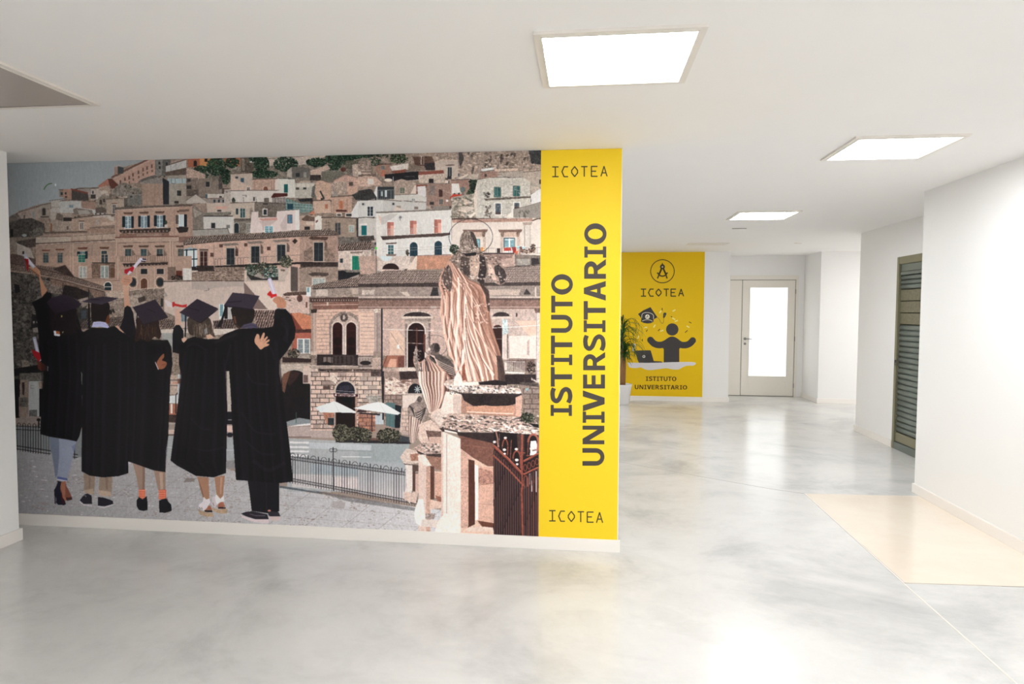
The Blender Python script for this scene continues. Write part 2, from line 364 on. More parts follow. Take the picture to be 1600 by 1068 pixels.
    def bez(self, pts, m=14):
        """smooth curve through points (Catmull-Rom)"""
        if isinstance(pts, str): pts = [tuple(float(v) for v in q.split(',')) for q in pts.split()]
        p = np.array([pts[0]] + list(pts) + [pts[-1]], float); out = []
        for i in range(1, len(p) - 2):
            for t in np.linspace(0, 1, m, endpoint=False):
                a, b, c, d = p[i - 1], p[i], p[i + 1], p[i + 2]
                out.append(.5 * ((2 * b) + (-a + c) * t + (2 * a - 5 * b + 4 * c - d) * t * t + (-a + 3 * b - 3 * c + d) * t ** 3))
        out.append(p[-2]); return np.array(out)
    def S(self, col, w, pts, al=1.0, w2=None, m=6):      # smooth stroke
        self.L(col, w, self.bez(pts, m), al, 0, w2)
    def B(self, col, pts, n=0.0, g=None, al=1.0, m=5):    # smooth closed blob
        if isinstance(pts, str): pts = [tuple(float(v) for v in q.split(',')) for q in pts.split()]
        q = [pts[-1]] + list(pts) + [pts[0], pts[1]]
        c = self.bez(q, m)[m:-m - 1]
        self.P(col, c, n, g, al)
    # composite marks
    def rows(self, pts, c1, c2, pitch, slope=0.0, duty=.5, n=.15, skew=0):
        """tiled roof: base c1 with stripes c2 (skewed vertical ribs)"""
        self.P(c1, pts, n)
        r = self._mask([self._pts(pts)])
        if r is None: return
        m, xa, ya, xb, yb = r
        X = (np.arange(xa, xb)[None, :] / self.k + self.x0 - self.ox) / self.s
        Y = (np.arange(ya, yb)[:, None] / self.k + self.y0 - self.oy) / self.s
        u = (X + Y * skew + 5 * self.n2[ya:yb, xa:xb]) / pitch
        st = ((u - np.floor(u)) < duty) & m
        reg = self.a[ya:yb, xa:xb]
        reg[st] = np.asarray(c2, np.float32) * (1 + .3 * self.n1[ya:yb, xa:xb][st][:, None])
        v = (Y + X * slope) / (pitch * 1.3); dk = ((v - np.floor(v)) < .25) & m
        reg[dk] *= .82
    def bricks(self, pts, joint, w, h, lw=3, jit=.3, slope=0.0):
        """masonry joints drawn over an already painted area given as x0,y0,x1,y1"""
        x0, y0, x1, y1 = pts; j = 0; y = y0
        while y < y1:
            self.L(joint, lw, [(x0, y), (x1, y + slope * (x1 - x0))])
            x = x0 + (w / 2 if j % 2 else 0) + w * jit * self.rng.rand()
            while x < x1:
                yy = y + slope * (x - x0)
                self.L(joint, lw, [(x, yy), (x, min(yy + h, y1 + slope * (x - x0)))])
                if self.rng.rand() < .45:
                    c = np.array(joint) + self.rng.rand() * 90; xe = min(x + w * .8, x1)
                    self.R(tuple(c), x + 3, yy + 3, xe, min(yy + h - 3, y1), .2, al=.35)
                x += w * (1 + jit * (self.rng.rand() - .5))
            y += h; j += 1
    def fol(self, cx, cy, rx, ry, c=(42, 68, 52), n=60, hi=(78, 105, 80)):
        r = self.rng; n = int(n * 2.6)
        for i in range(n):
            a, d = r.rand() * 6.283, math.sqrt(r.rand())
            x, y = cx + rx * d * math.cos(a), cy + ry * d * math.sin(a); q = 3 + 6 * r.rand()
            k = r.rand(); col = np.array(c) * (.45 + .6 * k) if i < n * .55 or r.rand() < .35 else np.array(hi) * (.5 + .6 * k)
            m = 5; t = r.rand() * 6.28 + np.arange(m) * 6.283 / m
            self.P(tuple(col), np.stack([x + q * np.cos(t), y + q * .8 * np.sin(t)], 1))
    def speck(self, x0, y0, x1, y1, cols, n, w=10, h=5):
        r = self.rng
        for i in range(n):
            x, y = x0 + (x1 - x0) * r.rand(), y0 + (y1 - y0) * r.rand()
            a, b = w * (.3 + r.rand()), h * (.3 + r.rand())
            c = cols[r.randint(len(cols))]
            self.P(c, [(x - a, y), (x, y - b), (x + a, y + b * .3), (x + a * .2, y + b)], al=.75)
    def win(self, x0, y0, x1, y1, g=(60, 72, 76), f=(175, 165, 155), fw=6, cross=True, d=None):
        self.R(f, x0 - fw, y0 - fw, x1 + fw, y1 + fw, .1)
        self.R(g, x0, y0, x1, y1, .25)
        if cross:
            xm = (x0 + x1) / 2; self.L(d or f, max(2.5, (x1 - x0) * .09), [(xm, y0), (xm, y1)])
            for t in (.35, .68): self.L(d or f, 2, [(x0, y0 + (y1 - y0) * t), (x1, y0 + (y1 - y0) * t)], al=.7)
    def arch(self, x0, y0, x1, y1, g=(50, 40, 40), f=None, fw=7, n=.15):
        r = (x1 - x0) / 2; cx = (x0 + x1) / 2
        def sh(e):
            t = np.radians(np.linspace(180, 360, 15)); rr = r + e
            return [(cx - rr, y1)] + [(cx + rr * math.cos(a), y0 + r + rr * math.sin(a)) for a in t] + [(cx + rr, y1)]
        if f is not None: self.P(f, sh(fw), .12)
        self.P(g, sh(0), n)
    def ped(self, x0, y, x1, c=(110, 82, 70), h=12):
        self.P(c, [(x0, y), (x1, y - 3), (x1 - 4, y + h * .5), (x1 - 10, y + h), (x0 + 10, y + h), (x0 + 4, y + h * .5)], .2)
        self.L((190, 172, 158), 2.5, [(x0, y - 1), (x1, y - 4)], al=.8)
    def rail(self, x0, y0, x1, y1, h, n, c=(45, 42, 46), w=2):
        for i in range(n + 1):
            t = i / n; x, y = x0 + (x1 - x0) * t, y0 + (y1 - y0) * t
            self.L(c, w, [(x, y), (x, y + h)])
        for q in (0, h): self.L(c, w * 1.4, [(x0, y0 + q), (x1, y1 + q)])
    def drape(self, pts, left, right, cols, nf, seed=1, al=1.0, wob=.12, shade=None, sharp=1.0):
        """folded cloth: tone follows curves that fan out between two edge curves"""
        r = self._mask([self._pts(pts)])
        if r is None: return
        m, xa, ya, xb, yb = r
        L_, R_ = (np.array([tuple(float(v) for v in q.split(',')) for q in t.split()]) for t in (left, right))
        y = (np.arange(ya, yb) / self.k + self.y0 - self.oy) / self.s; x = (np.arange(xa, xb) / self.k + self.x0 - self.ox) / self.s
        xl = np.interp(y, L_[:, 1], L_[:, 0])[:, None]; xr = np.interp(y, R_[:, 1], R_[:, 0])[:, None]
        u = (x[None, :] - xl) / np.maximum(xr - xl, 8)
        v = ((y - y[0]) / max(1, y[-1] - y[0]))[:, None]
        T = np.random.RandomState(seed).rand(512)
        def n1(t):
            t = np.clip(t + 40, 0, 500); i = t.astype(int); f = t - i; f = f * f * (3 - 2 * f); return T[i] * (1 - f) + T[i + 1] * f
        w = u + wob * (self.n3[ya:yb, xa:xb] * .35 + .25 * np.sin(v * 5 + u * 3)) / 1.5
        ph = w * nf + 1.1 * n1(w * nf * .5)
        s = .5 + .27 * np.sin(6.283 * ph) + .16 * np.sin(6.283 * ph * 1.9 + 1 + v) + .3 * (n1(w * nf * .9 + 60) - .5)
        s = .5 + (s - .5) * .6
        s = np.clip(.5 + (s - .5) * 2.1 * sharp + .07 * self.n1[ya:yb, xa:xb], 0, 1)
        if shade is not None: s = np.clip(s * shade(u, v), 0, 1)
        cols = np.array(cols, float); t = s * (len(cols) - 1)
        c = np.stack([np.interp(t, np.arange(len(cols)), cols[:, j]) for j in range(3)], -1).astype(np.float32)
        reg = self.a[ya:yb, xa:xb]; reg[m] = reg[m] * (1 - al) + c[m] * al
    def grade(self, con, sat, streak):
        """contrast and saturation of the print, fine weathering streaks"""
        g = self.a.mean(2, keepdims=True)
        self.a = g + (self.a - g) * sat
        lum = np.clip((g - 60) / 90, 0, 1)
        self.a *= 1 + streak * lum * self.st[..., None] + streak * .6 * lum * self.n1[..., None]
        self.a = 118 + (self.a - 118) * con
    def blur(self, x0, y0, x1, y1, amt, it=1):
        s = (slice(int((y0 - self.y0) * self.k), int((y1 - self.y0) * self.k)), slice(int((x0 - self.x0) * self.k), int((x1 - self.x0) * self.k)))
        for _ in range(it):
            a = self.a[s]; b = a.copy()
            b[1:-1, 1:-1] = (a[:-2, 1:-1] + a[2:, 1:-1] + a[1:-1, :-2] + a[1:-1, 2:]) / 4
            self.a[s] = a * (1 - amt) + b * amt
    def soften(self, amt):
        """slight optical softness of a photographic print"""
        for ax in (0, 1):
            self.a = self.a * (1 - amt) + amt * .5 * (np.roll(self.a, 1, ax) + np.roll(self.a, -1, ax))
    def out(self):
        return np.clip(self.a, 0, 255) / 255.0
    def letter(self, g, col, x, y, w, h, t):
        """thin single-stroke capital in a box"""
        G = {'C': [[(1, 0), (.35, 0), (0, .5), (.35, 1), (1, 1)]], 'A': [[(0, 1), (.5, 0), (1, 1)], [(.2, .66), (.8, .66)]],
             'F': [[(0, 1), (0, 0), (1, 0)], [(0, .5), (.8, .5)]], 'E': [[(1, 0), (0, 0), (0, 1), (1, 1)], [(0, .48), (.75, .48)]],
             'T': [[(0, 0), (1, 0)], [(.5, 0), (.5, 1)]], 'R': [[(0, 1), (0, 0), (.9, .1), (.9, .4), (0, .52), (.95, 1)]],
             'I': [[(0, 0), (1, 0)], [(.5, 0), (.5, 1)], [(0, 1), (1, 1)]], 'O': [[(.5, 0), (1, .38), (1, .62), (.5, 1), (0, .62), (0, .38), (.5, 0)]]}
        for st in G[g]: self.L(col, t, [(x + a * w, y + b * h) for a, b in st])

def paint_town(c):
    """upper part of the printed photograph: hill town"""
    P, R, L, E, S = c.P, c.R, c.L, c.E, c.S
    DK = (52, 50, 52)
    # --- sky, hillside
    c.at(0, 0, 1)
    R((140, 147, 152), 0, 220, 860, 420, .02, g=(156, 164, 170))
    P((138, 120, 108), '10,345 30,330 60,320 100,312 150,300 190,262 235,250 850,232 850,660 10,660', .35)
    # random far houses under everything
    r = c.rng
    for i in range(260):
        x, y = 40 + 800 * r.rand(), 262 + 170 * r.rand()
        if y < 340 - .5 * x: continue
        w, h = 14 + 26 * r.rand(), 10 + 16 * r.rand(); k = .72 + .4 * r.rand(); t = r.rand()
        col = (165 * k, (140 + 14 * t) * k, (124 + 24 * t) * k)
        R(col, x, y, x + w, y + h, .15); L((90, 72, 64), 1.2, [(x - 1, y), (x + w + 1, y - 1)])
        R((110 * k, 92 * k, 84 * k), x + w, y + 2, x + w + 4, y + h, .2)
        for j in range(r.randint(1, 4)):
            wx = x + 2 + j * 7
            if wx < x + w - 4: R((60, 64, 68), wx, y + 4, wx + 2.6, y + 8.5)
    # --- crop A : top left
    c.at(0, 220)
    P((172, 138, 124), '940,322 1240,160 1300,150 1300,292 1150,350 960,372', .12)
    L((108, 72, 64), 12, '935,305 1100,220 1240,155')
    L((196, 170, 156), 3, '945,318 1110,232 1245,168')
    for i, (x, y) in enumerate([(1000, 330), (1038, 308), (1072, 296), (1105, 272), (1150, 250), (1188, 230), (1222, 216), (1262, 200)]):
        R((96, 74, 68), x, y, x + 13, y + 26); R((150, 110, 98), x - 4, y - 6, x + 17, y - 1)
        R((110, 84, 76), x + 2, y + 42, x + 14, y + 62); L((140, 104, 94), 2, [(x - 6, y + 34), (x + 26, y + 18)])
    R((150, 122, 110), 955, 218, 985, 280, .1); P((66, 72, 76), '985,205 1032,225 1030,275 985,275'); P((176, 150, 138), '950,222 985,203 1034,224 985,212')
    R((94, 92, 88), 1295, 140, 1425, 292, .25); P((118, 114, 110), '1300,150 1360,150 1350,292 1300,292', .2)
    for x, y in [(1322, 175), (1325, 212), (1385, 180), (1388, 225)]: R((52, 52, 55), x, y, x + 16, y + 22)
    P((150, 128, 118), '1425,170 1600,140 1600,290 1390,290', .2)
    P((172, 170, 168), '1385,212 1560,160 1562,220 1385,262', .06); L((80, 66, 60), 6, '1380,210 1565,152'); L((120, 116, 114), 2, '1425,205 1425,250 1470,192 1470,240 1520,180 1520,228')
    R((150, 86, 66), 1565, 130, 1600, 222, .1)
    P((92, 78, 70), '1350,268 1560,225 1590,285 1400,300 1380,275', .3)
    P((146, 138, 128), '1390,288 1556,290 1556,528 1405,528', .14); L((110, 92, 82), 6, '1385,290 1560,284')
    R((150, 166, 172), 1400, 314, 1548, 356, .1); L((70, 80, 84), 3, '1430,314 1430,356 1462,356 1462,314 1494,314 1494,356 1524,356 1524,314')
    c.win(1478, 412, 1508, 458, (48, 52, 54), fw=4, cross=False); R((60, 56, 54), 1455, 500, 1490, 522)
    R((134, 120, 110), 1556, 290, 1600, 528, .2); R((58, 54, 54), 1562, 320, 1592, 344); R((72, 66, 64), 1562, 370, 1600, 402)
    P((128, 122, 118), '1180,330 1355,305 1360,360 1185,360', .2)
    P((98, 92, 88), '1140,360 1180,320 1290,285 1330,300 1200,335', .4)
    R((154, 128, 114), 1185, 358, 1362, 540, .14); L((130, 104, 94), 2, '1292,362 1292,538'); P((46, 48, 54), '1358,308 1410,340 1412,530 1362,530', .1)
    P((122, 114, 106), '940,420 1000,355 1050,348 1110,385 1185,400 1188,455 940,465', .4)
    for x, y in [(1040, 372), (1085, 378), (1105, 430)]: R((70, 64, 62), x, y, x + 14, y + 16)
    P((156, 134, 120), '828,388 912,372 930,440 826,446', .2); P((160, 104, 86), '818,378 900,318 918,330 905,372 828,390', .15)
    P((94, 54, 46), '902,318 935,316 990,368 940,402 915,372', .15); R((170, 160, 150), 830, 415, 900, 440, .2)
    P((162, 124, 106), '530,402 602,402 602,490 530,480', .12); P((74, 68, 66), '600,400 735,432 742,500 600,492', .2); P((122, 66, 56), '590,396 735,430 735,446 600,412')
    R((60, 58, 60), 545, 430, 556, 448); R((80, 64, 60), 545, 462, 562, 474); R((62, 56, 54), 760, 448, 800, 482, .2)
    P((168, 168, 166), '500,505 680,500 800,572 800,604 505,604', .08); P((146, 116, 104), '680,500 805,512 800,575 682,560', .15)
    c.win(582, 532, 612, 556, (112, 128, 140), fw=2, cross=False); L((92, 80, 74), 4, '495,504 560,492 805,508')
    P((132, 120, 108), '800,500 868,438 945,482 890,605 800,600', .35); c.arch(832, 490, 852, 530, (70, 60, 56)); c.arch(862, 482, 878, 512, (72, 62, 58))
    P((160, 142, 128), '888,488 1036,482 1036,610 892,610', .15); c.win(942, 534, 968, 604, (92, 92, 92), fw=6); R((120, 84, 72), 934, 516, 978, 526); L((104, 88, 80), 5, '886,488 1040,478')
    P((86, 80, 74), '1036,480 1075,475 1110,520 1100,558 1036,560', .4)
    R((110, 106, 102), 1065, 452, 1186, 542, .25); L((150, 146, 140), 3, '1065,452 1186,448'); R((60, 58, 58), 1088, 458, 1104, 472)
    P((148, 136, 124), '330,545 420,520 425,645 330,645', .15); c.arch(356, 562, 382, 622, (62, 58, 58), (120, 104, 94), 5); L((86, 76, 70), 4, '326,542 425,520')
    R((86, 74, 68), 340, 628, 410, 640); P((166, 160, 154), '428,500 500,490 500,600 428,600', .12); L((96, 84, 78), 4, '412,500 560,480'); R((150, 138, 128), 428, 548, 500, 556)
    P((160, 142, 132), '150,602 215,575 330,548 326,665 190,665', .14); L((96, 80, 74), 4, '110,620 180,590 330,548'); R((98, 84, 78), 200, 618, 214, 646); R((130, 140, 144), 274, 590, 290, 640); L((122, 88, 78), 3, '190,606 225,600')
    P((112, 100, 94), '70,640 120,612 150,605 190,662 190,690 70,690', .3); R((64, 60, 58), 62, 642, 72, 680)
    P((80, 75, 71), '60,690 180,650 270,645 372,690 378,765 300,800 60,805', .4); P((98, 92, 86), '240,770 300,730 375,720 360,790 260,800', .4)
    R((40, 38, 40), 92, 736, 112, 796); E((150, 155, 158), 206, 788, 20, 12); P((116, 104, 96), '66,805 300,800 300,850 66,860', .25)
    R((152, 136, 124), 420, 600, 605, 752, .18); R((136, 88, 62), 424, 688, 438, 752); R((58, 50, 48), 530, 640, 600, 668, .2)
    P((166, 156, 148), '420,605 470,600 470,655 420,655', .1); P((110, 96, 88), '465,655 480,600 530,620 525,668', .2); R((100, 84, 76), 560, 712, 574, 742)
    P((118, 106, 100), '610,570 640,560 770,578 780,612 720,612 620,612', .2); P((150, 144, 140), '650,580 735,576 760,612 660,610', .1); E((56, 54, 56), 855, 575, 16, 14); E((170, 160, 152), 855, 575, 10, 8)
    P((100, 86, 80), '800,560 850,552 890,570 885,600 800,602', .2)
    R((162, 136, 120), 605, 640, 962, 752, .16); L((90, 76, 70), 8, '600,648 740,628 885,614 960,618'); c.win(668, 682, 698, 738, (120, 112, 106), (178, 168, 160), 7); R((104, 88, 80), 660, 664, 706, 674)
    c.win(800, 656, 830, 700, (150, 140, 132), (150, 132, 120), 4); P((124, 106, 96), '740,722 960,700 960,728 770,730', .2); R((150, 122, 108), 730, 728, 960, 770, .2)
    P((176, 152, 138), '845,682 960,672 960,700 850,700', .15); P((170, 160, 150), '890,640 955,630 955,668 930,668', .15)
    # long palazzo left
    P((158, 132, 118), '300,800 620,760 962,770 962,1067 300,1067', .13)
    P((104, 86, 78), '370,760 730,752 730,764 370,775', .2)
    P((170, 156, 144), '300,805 590,800 590,840 300,852', .12); P((172, 150, 136), '590,780 962,775 962,818 590,825', .12)
    for y in (800, 852, 862): L((110, 92, 84), 4, [(300, y + 2), (600, y - 6), (962, y - 28)])
    L((92, 76, 70), 7, '300,858 600,842 962,826'); L((190, 176, 164), 4, '300,866 600,850 962,834')
    for x in (600, 720, 850): R((150, 128, 114), x, 772, x + 10, 822)
    c.ped(348, 908, 424, (118, 74, 62)); c.ped(462, 900, 542, (118, 74, 62)); c.ped(646, 888, 736, (106, 64, 54), 16); c.ped(828, 884, 914, (106, 72, 62), 16)
    for x in (366, 484): c.win(x, 936, x + 40, 1026, (66, 80, 84), (140, 122, 110), 6, d=(120, 130, 130))
    c.win(668, 922, 712, 1012, (92, 120, 124), (176, 164, 152), 6); R((32, 44, 52), 646, 922, 668, 972, .1); R((32, 44, 52), 712, 920, 732, 975, .1); R((46, 112, 98), 652, 972, 712, 1012, .2)
    c.win(848, 916, 892, 1012, (52, 64, 68), (176, 160, 146), 6, cross=True, d=(80, 92, 96))
    L((116, 100, 92), 3, '792,850 772,868 768,960 780,1067'); P((62, 52, 50), '760,975 790,980 820,1020 775,1010', .2); c.fol(940, 1000, 20, 24, (60, 54, 50), 16, (110, 90, 80)); R((56, 48, 46), 770, 1014, 962, 1020)
    for x in (588, 610): L((178, 158, 142), 4, [(x, 850), (x, 1067)])
    # central palazzo
    P((170, 140, 124), '962,560 1600,545 1600,1067 962,1067', .12)
    P((98, 86, 80), '958,556 1280,540 1600,530 1600,545 1280,556 962,575', .25); L((186, 166, 152), 4, '962,580 1280,562 1600,550')
    for x, d in ((1070, 0), (1202, 0), (1334, 0), (1515, 0)):
        y = 632 - (x - 1070) * .03
        c.win(x - 24, y, x + 24, y + 96, (112, 134, 146), (196, 200, 204), 5, d=(214, 218, 222))
        if x < 1500:
            R((32, 42, 52), x - 48, y - 2, x - 26, y + 88, .1); R((30, 40, 50), x + 26, y - 4, x + 48, y + 92, .1)
        else: R((84, 74, 70), x - 48, y, x - 26, y + 76, .1); R((30, 36, 44), x + 28, y - 20, x + 48, y + 92, .1)
        c.ped(x - 42, y - 36, x + 42, (106, 76, 64), 16)
    P((64, 54, 52), '998,742 1425,726 1425,748 1405,764 1020,770 1000,756', .3)
    for i in range(13): E((140, 112, 98), 1022 + i * 31, 760 - i * .7, 7, 9)
    P((52, 44, 44), '1470,724 1560,718 1550,752 1490,762', .3); P((150, 122, 106), '1486,762 1550,755 1530,778 1500,780', .2)
    P((132, 98, 86), '1000,775 1410,765 1410,800 1000,805', .25); R((150, 124, 110), 1140, 776, 1350, 798, .2)
    L((116, 74, 66), 9, '962,806 1200,800 1400,798 1600,795'); P((172, 146, 130), '962,810 1600,800 1600,840 962,850', .12); L((106, 84, 76), 4, '962,852 1600,838')
    for x, g in ((1070, (62, 76, 78)), (1200, (60, 80, 84)), (1333, (66, 74, 76)), (1510, (84, 84, 82))):
        c.win(x - 25, 900, x + 25, 1004, g, (166, 146, 130), 7, d=(96, 104, 104)); c.ped(x - 44, 872, x + 44, (96, 70, 60), 16)
        P((120, 98, 88), [(x + 32, 900), (x + 64, 950), (x + 32, 960)], .1)
    for x in (975, 1420, 1442): L((190, 164, 146), 6, [(x, 835), (x, 1067)]); L((128, 100, 88), 3, [(x + 7, 835), (x + 7, 1067)])
    for x in (975, 1455, 1580): L((150, 120, 106), 6, [(x, 575), (x, 800)])
    c.rail(1010, 962, 1385, 955, 62, 42, (96, 76, 70), 1.6); P((58, 46, 44), '1020,1022 1400,1008 1400,1030 1030,1045', .3)
    R((50, 44, 44), 1310, 945, 1360, 1000, .2); R((180, 176, 170), 1372, 698, 1398, 722)
    E((54, 66, 56), 1385, 680, 12, 16)
    # lower left jumble
    P((136, 122, 112), '64,810 140,808 145,930 64,932', .25); P((82, 72, 68), '140,838 300,812 302,886 160,890', .35); P((166, 156, 148), '142,850 260,900 290,995 148,980', .12)
    R((60, 54, 54), 190, 920, 206, 945); R((50, 46, 48), 66, 870, 78, 935)
    c.rows('62,940 150,948 300,985 420,1067 62,1067', (120, 98, 90), (86, 68, 62), 10, .2, .5, .3, .5)
    # white glazed bay
    R((196, 208, 212), 1540, 865, 1600, 1067, .05); L((30, 40, 46), 7, '1553,870 1553,1067'); L((30, 40, 46), 7, '1535,922 1600,922'); L((30, 40, 46), 7, '1535,1000 1600,1000'); P((92, 76, 70), '1530,850 1600,800 1600,850 1540,866', .3)
    # on the sky: a pale dot painted as lamp glare, and the green mark
    L((66, 104, 56), 7, '370,408 378,390 392,372 410,360 436,356'); E((196, 200, 200), 466, 368, 7, 12)
    # --- crop B
    c.at(280, 220)
    P((122, 112, 102), '60,150 1600,100 1600,330 60,340', .4)
    P((156, 90, 66), '70,150 176,140 170,222 75,222', .08); P((188, 128, 78), '172,140 278,138 275,210 172,216', .08); P((160, 100, 72), '376,140 515,136 512,215 380,210', .1); P((120, 76, 60), '278,138 330,138 320,200 276,204', .2)
    c.arch(122, 166, 150, 214, (44, 36, 36)); R((44, 38, 38), 212, 140, 236, 176)
    c.arch(452, 166, 480, 214, (60, 44, 38))
    P((92, 82, 74), '512,138 620,140 625,268 520,262', .4); P((130, 118, 106), '520,150 545,148 550,250 528,252', .3)
    P((176, 160, 150), '700,140 830,125 1245,118 1180,150 1060,200 740,210', .18); L((110, 96, 90), 5, '712,152 1040,130')
    P((176, 176, 178), '585,140 640,136 625,180 590,185', .1)
    for (x, y, rx, ry) in [(190, 238, 70, 28), (310, 215, 80, 75), (445, 180, 55, 45), (690, 195, 62, 72), (705, 280, 120, 30), (890, 195, 100, 62), (1145, 180, 85, 38), (1340, 145, 120, 60), (1290, 220, 60, 26), (1440, 130, 90, 26), (200, 292, 48, 20), (390, 300, 45, 62), (640, 150, 60, 30), (1560, 118, 60, 22)]:
        c.fol(x, y, rx, ry, (36, 62, 48), int(rx * ry / 26), (66, 96, 72))
    P((92, 88, 76), '1380,170 1500,160 1480,240 1390,235', .4); P((130, 116, 104), '1500,190 1600,150 1600,280 1480,270', .35)
    P((176, 152, 138), '1090,250 1240,204 1262,235 1180,262 1190,300 1100,285', .2); P((112, 108, 98), '1190,254 1372,250 1372,345 1195,345', .25); L((150, 144, 134), 3, '1185,255 1375,248'); E((96, 54, 48), 1368, 240, 22, 20, .3)
    P((176, 156, 142), '1440,200 1510,190 1510,300 1450,300', .3); R((66, 58, 56), 1500, 200, 1522, 240)
    P((170, 144, 130), '60,225 110,235 220,280 220,320 66,320', .25); P((164, 154, 144), '900,250 940,216 944,308 902,300', .1)
    P((100, 94, 90), '938,216 1092,226 1086,308 942,308', .2); R((52, 54, 58), 972, 268, 1004, 300); c.win(1040, 266, 1058, 302, (130, 126, 120), (150, 144, 136), 3)
    R((60, 54, 52), 1090, 285, 1180, 330, .4)
    P((126, 112, 102), '160,318 225,312 330,330 330,470 160,470', .2); c.win(224, 342, 256, 384, (46, 48, 52), (150, 138, 128), 4, cross=False); P((84, 78, 74), '330,270 360,300 362,400 330,410', .4)
    R((118, 104, 96), 60, 310, 160, 402, .3); R((52, 48, 48), 64, 372, 104, 402); R((96, 84, 78), 60, 404, 158, 460, .3)
    R((150, 138, 126), 0, 285, 60, 525, .15); R((150, 166, 174), 0, 314, 58, 354); L((74, 84, 88), 3, '28,314 28,354'); R((50, 46, 46), 0, 415, 18, 458); R((58, 54, 54), 70, 318, 96, 342)
    P((174, 158, 146), '428,280 612,272 614,412 428,412', .1); L((112, 82, 72), 5, '424,278 616,268'); R((66, 66, 72), 470, 298, 492, 314); c.win(514, 312, 540, 346, (54, 84, 104), (150, 140, 132), 3, cross=False); P((196, 168, 152), '430,300 600,380 600,412 430,412', .1, al=.6)
    c.win(568, 388, 590, 412, (60, 52, 50), (196, 188, 180), 4)
    P((174, 142, 126), '612,325 832,318 832,418 614,415', .16); L((96, 76, 68), 6, '610,322 820,316'); c.arch(704, 382, 740, 416, (130, 78, 62), (186, 156, 140), 8)
    for x in (630, 770, 790): L((142, 112, 100), 4, [(x, 335), (x, 415)])
    P((196, 186, 178), '802,322 834,314 834,418 800,418', .06); P((194, 190, 182), '832,314 966,320 966,475 832,475', .06); R((26, 92, 92), 874, 362, 906, 432, .15); L((40, 44, 50), 3, '832,316 966,318')
    P((170, 164, 154), '966,352 1132,348 1112,478 964,476', .14)
    for i in range(16): L((214, 206, 196), 4, [(972 + i * 10, 360), (972 + i * 10, 388)])
    R((72, 66, 64), 974, 390, 1000, 408); R((58, 54, 54), 1034, 390, 1062, 404); P((96, 94, 88), '1112,380 1165,360 1160,475 1100,470', .3); R((62, 78, 74), 1140, 400, 1152, 440)
    P((190, 182, 176), '428,418 834,414 834,512 430,512', .06); L((96, 84, 80), 5, '428,416 834,412'); L((70, 64, 64), 3, '525,455 560,455 560,470'); R((70, 66, 66), 618, 468, 632, 500); R((100, 90, 84), 710, 478, 750, 512, .3)
    for x in (535, 640, 452): L((110, 104, 100), 4, [(x, 470), (x + 5, 508)])
    c.fol(455, 495, 14, 16, (70, 80, 66), 10, (120, 130, 110))
    P((88, 42, 38), '768,470 790,436 905,438 905,462 780,476', .2); P((150, 140, 134), '776,478 888,472 888,518 780,518', .2); c.rail(780, 480, 888, 474, 38, 12, (90, 80, 78), 2)
    P((176, 142, 128), '1290,325 1385,282 1500,310 1490,400 1400,415 1275,400', .22); L((130, 102, 90), 5, '1270,340 1385,282 1500,312'); P((182, 150, 130), '1142,338 1180,330 1268,358 1268,492 1150,492 1130,430', .18); L((110, 86, 78), 4, '1140,338 1190,326 1268,356')
    P((58, 58, 58), '1170,420 1180,415 1215,480 1205,492', .1); P((160, 140, 128), '1270,345 1400,340 1400,450 1270,450', .35); R((150, 140, 130), 1275, 430, 1325, 470, .2)
    P((174, 150, 136), '1490,250 1520,262 1600,262 1600,395 1490,395', .2); L((104, 84, 76), 6, '1520,262 1600,262'); P((196, 184, 174), '1490,258 1514,240 1520,310 1492,300', .05); R((186, 176, 168), 1568, 335, 1600, 395); L((80, 70, 66), 3, '1490,335 1600,300')
    P((184, 148, 130), '1402,378 1490,378 1482,450 1402,450', .16); R((90, 76, 68), 1415, 345, 1450, 375, .4)
    P((58, 57, 57), '1440,452 1500,420 1582,400 1600,402 1600,492 1470,492', .35); L((110, 104, 100), 4, '1440,450 1580,400 1600,402')
    P((172, 162, 154), '60,500 140,448 230,505 230,520 60,522', .08); L((104, 92, 86), 4, '58,500 140,446 232,506'); R((180, 172, 164), 225, 442, 376, 478, .1); L((110, 84, 76), 5, '222,482 376,478'); R((56, 54, 54), 336, 460, 356, 474); R((62, 90, 100), 222, 445, 236, 478); R((170, 158, 150), 376, 430, 428, 520, .15)
    P((180, 162, 150), '230,520 432,516 430,600 236,602', .08); P((196, 150, 136), '300,548 404,546 400,566 310,570'); R((60, 56, 58), 320, 575, 352, 590); P((146, 124, 112), '112,528 230,520 230,600 190,590', .2)
    P((180, 164, 150), '430,520 630,514 628,652 432,650', .1); L((106, 88, 80), 5, '428,520 632,512'); c.win(474, 564, 494, 612, (44, 66, 72), (168, 158, 148), 3, False); c.win(513, 564, 548, 640, (50, 92, 98), (174, 164, 154), 5); R((150, 132, 120), 590, 560, 612, 650, .3); L((104, 88, 80), 4, '430,652 610,648')
    P((112, 102, 94), '630,514 890,520 888,640 630,635', .35); c.win(704, 572, 730, 616, (44, 52, 60), (202, 198, 190), 7, False); L((80, 70, 66), 5, '630,512 890,525'); R((44, 42, 44), 700, 522, 740, 530)
    P((104, 130, 126), '888,478 930,490 1000,520 1110,530 1120,590 1000,602 890,575', .3); P((46, 44, 46), '990,486 1108,478 1112,505 1010,510', .2)
    for i in range(9): L((66, 88, 90), 2.5, [(900 + i * 24, 490), (905 + i * 24, 585)])
    for i in range(3): L((160, 176, 172), 3, [(895, 515 + i * 24), (1110, 530 + i * 22)])
    R((30, 66, 80), 905, 525, 950, 570, .2); P((178, 110, 86), '1085,600 1140,570 1135,612 1090,612', .2); P((120, 110, 104), '1010,600 1080,600 1060,615 1020,615')
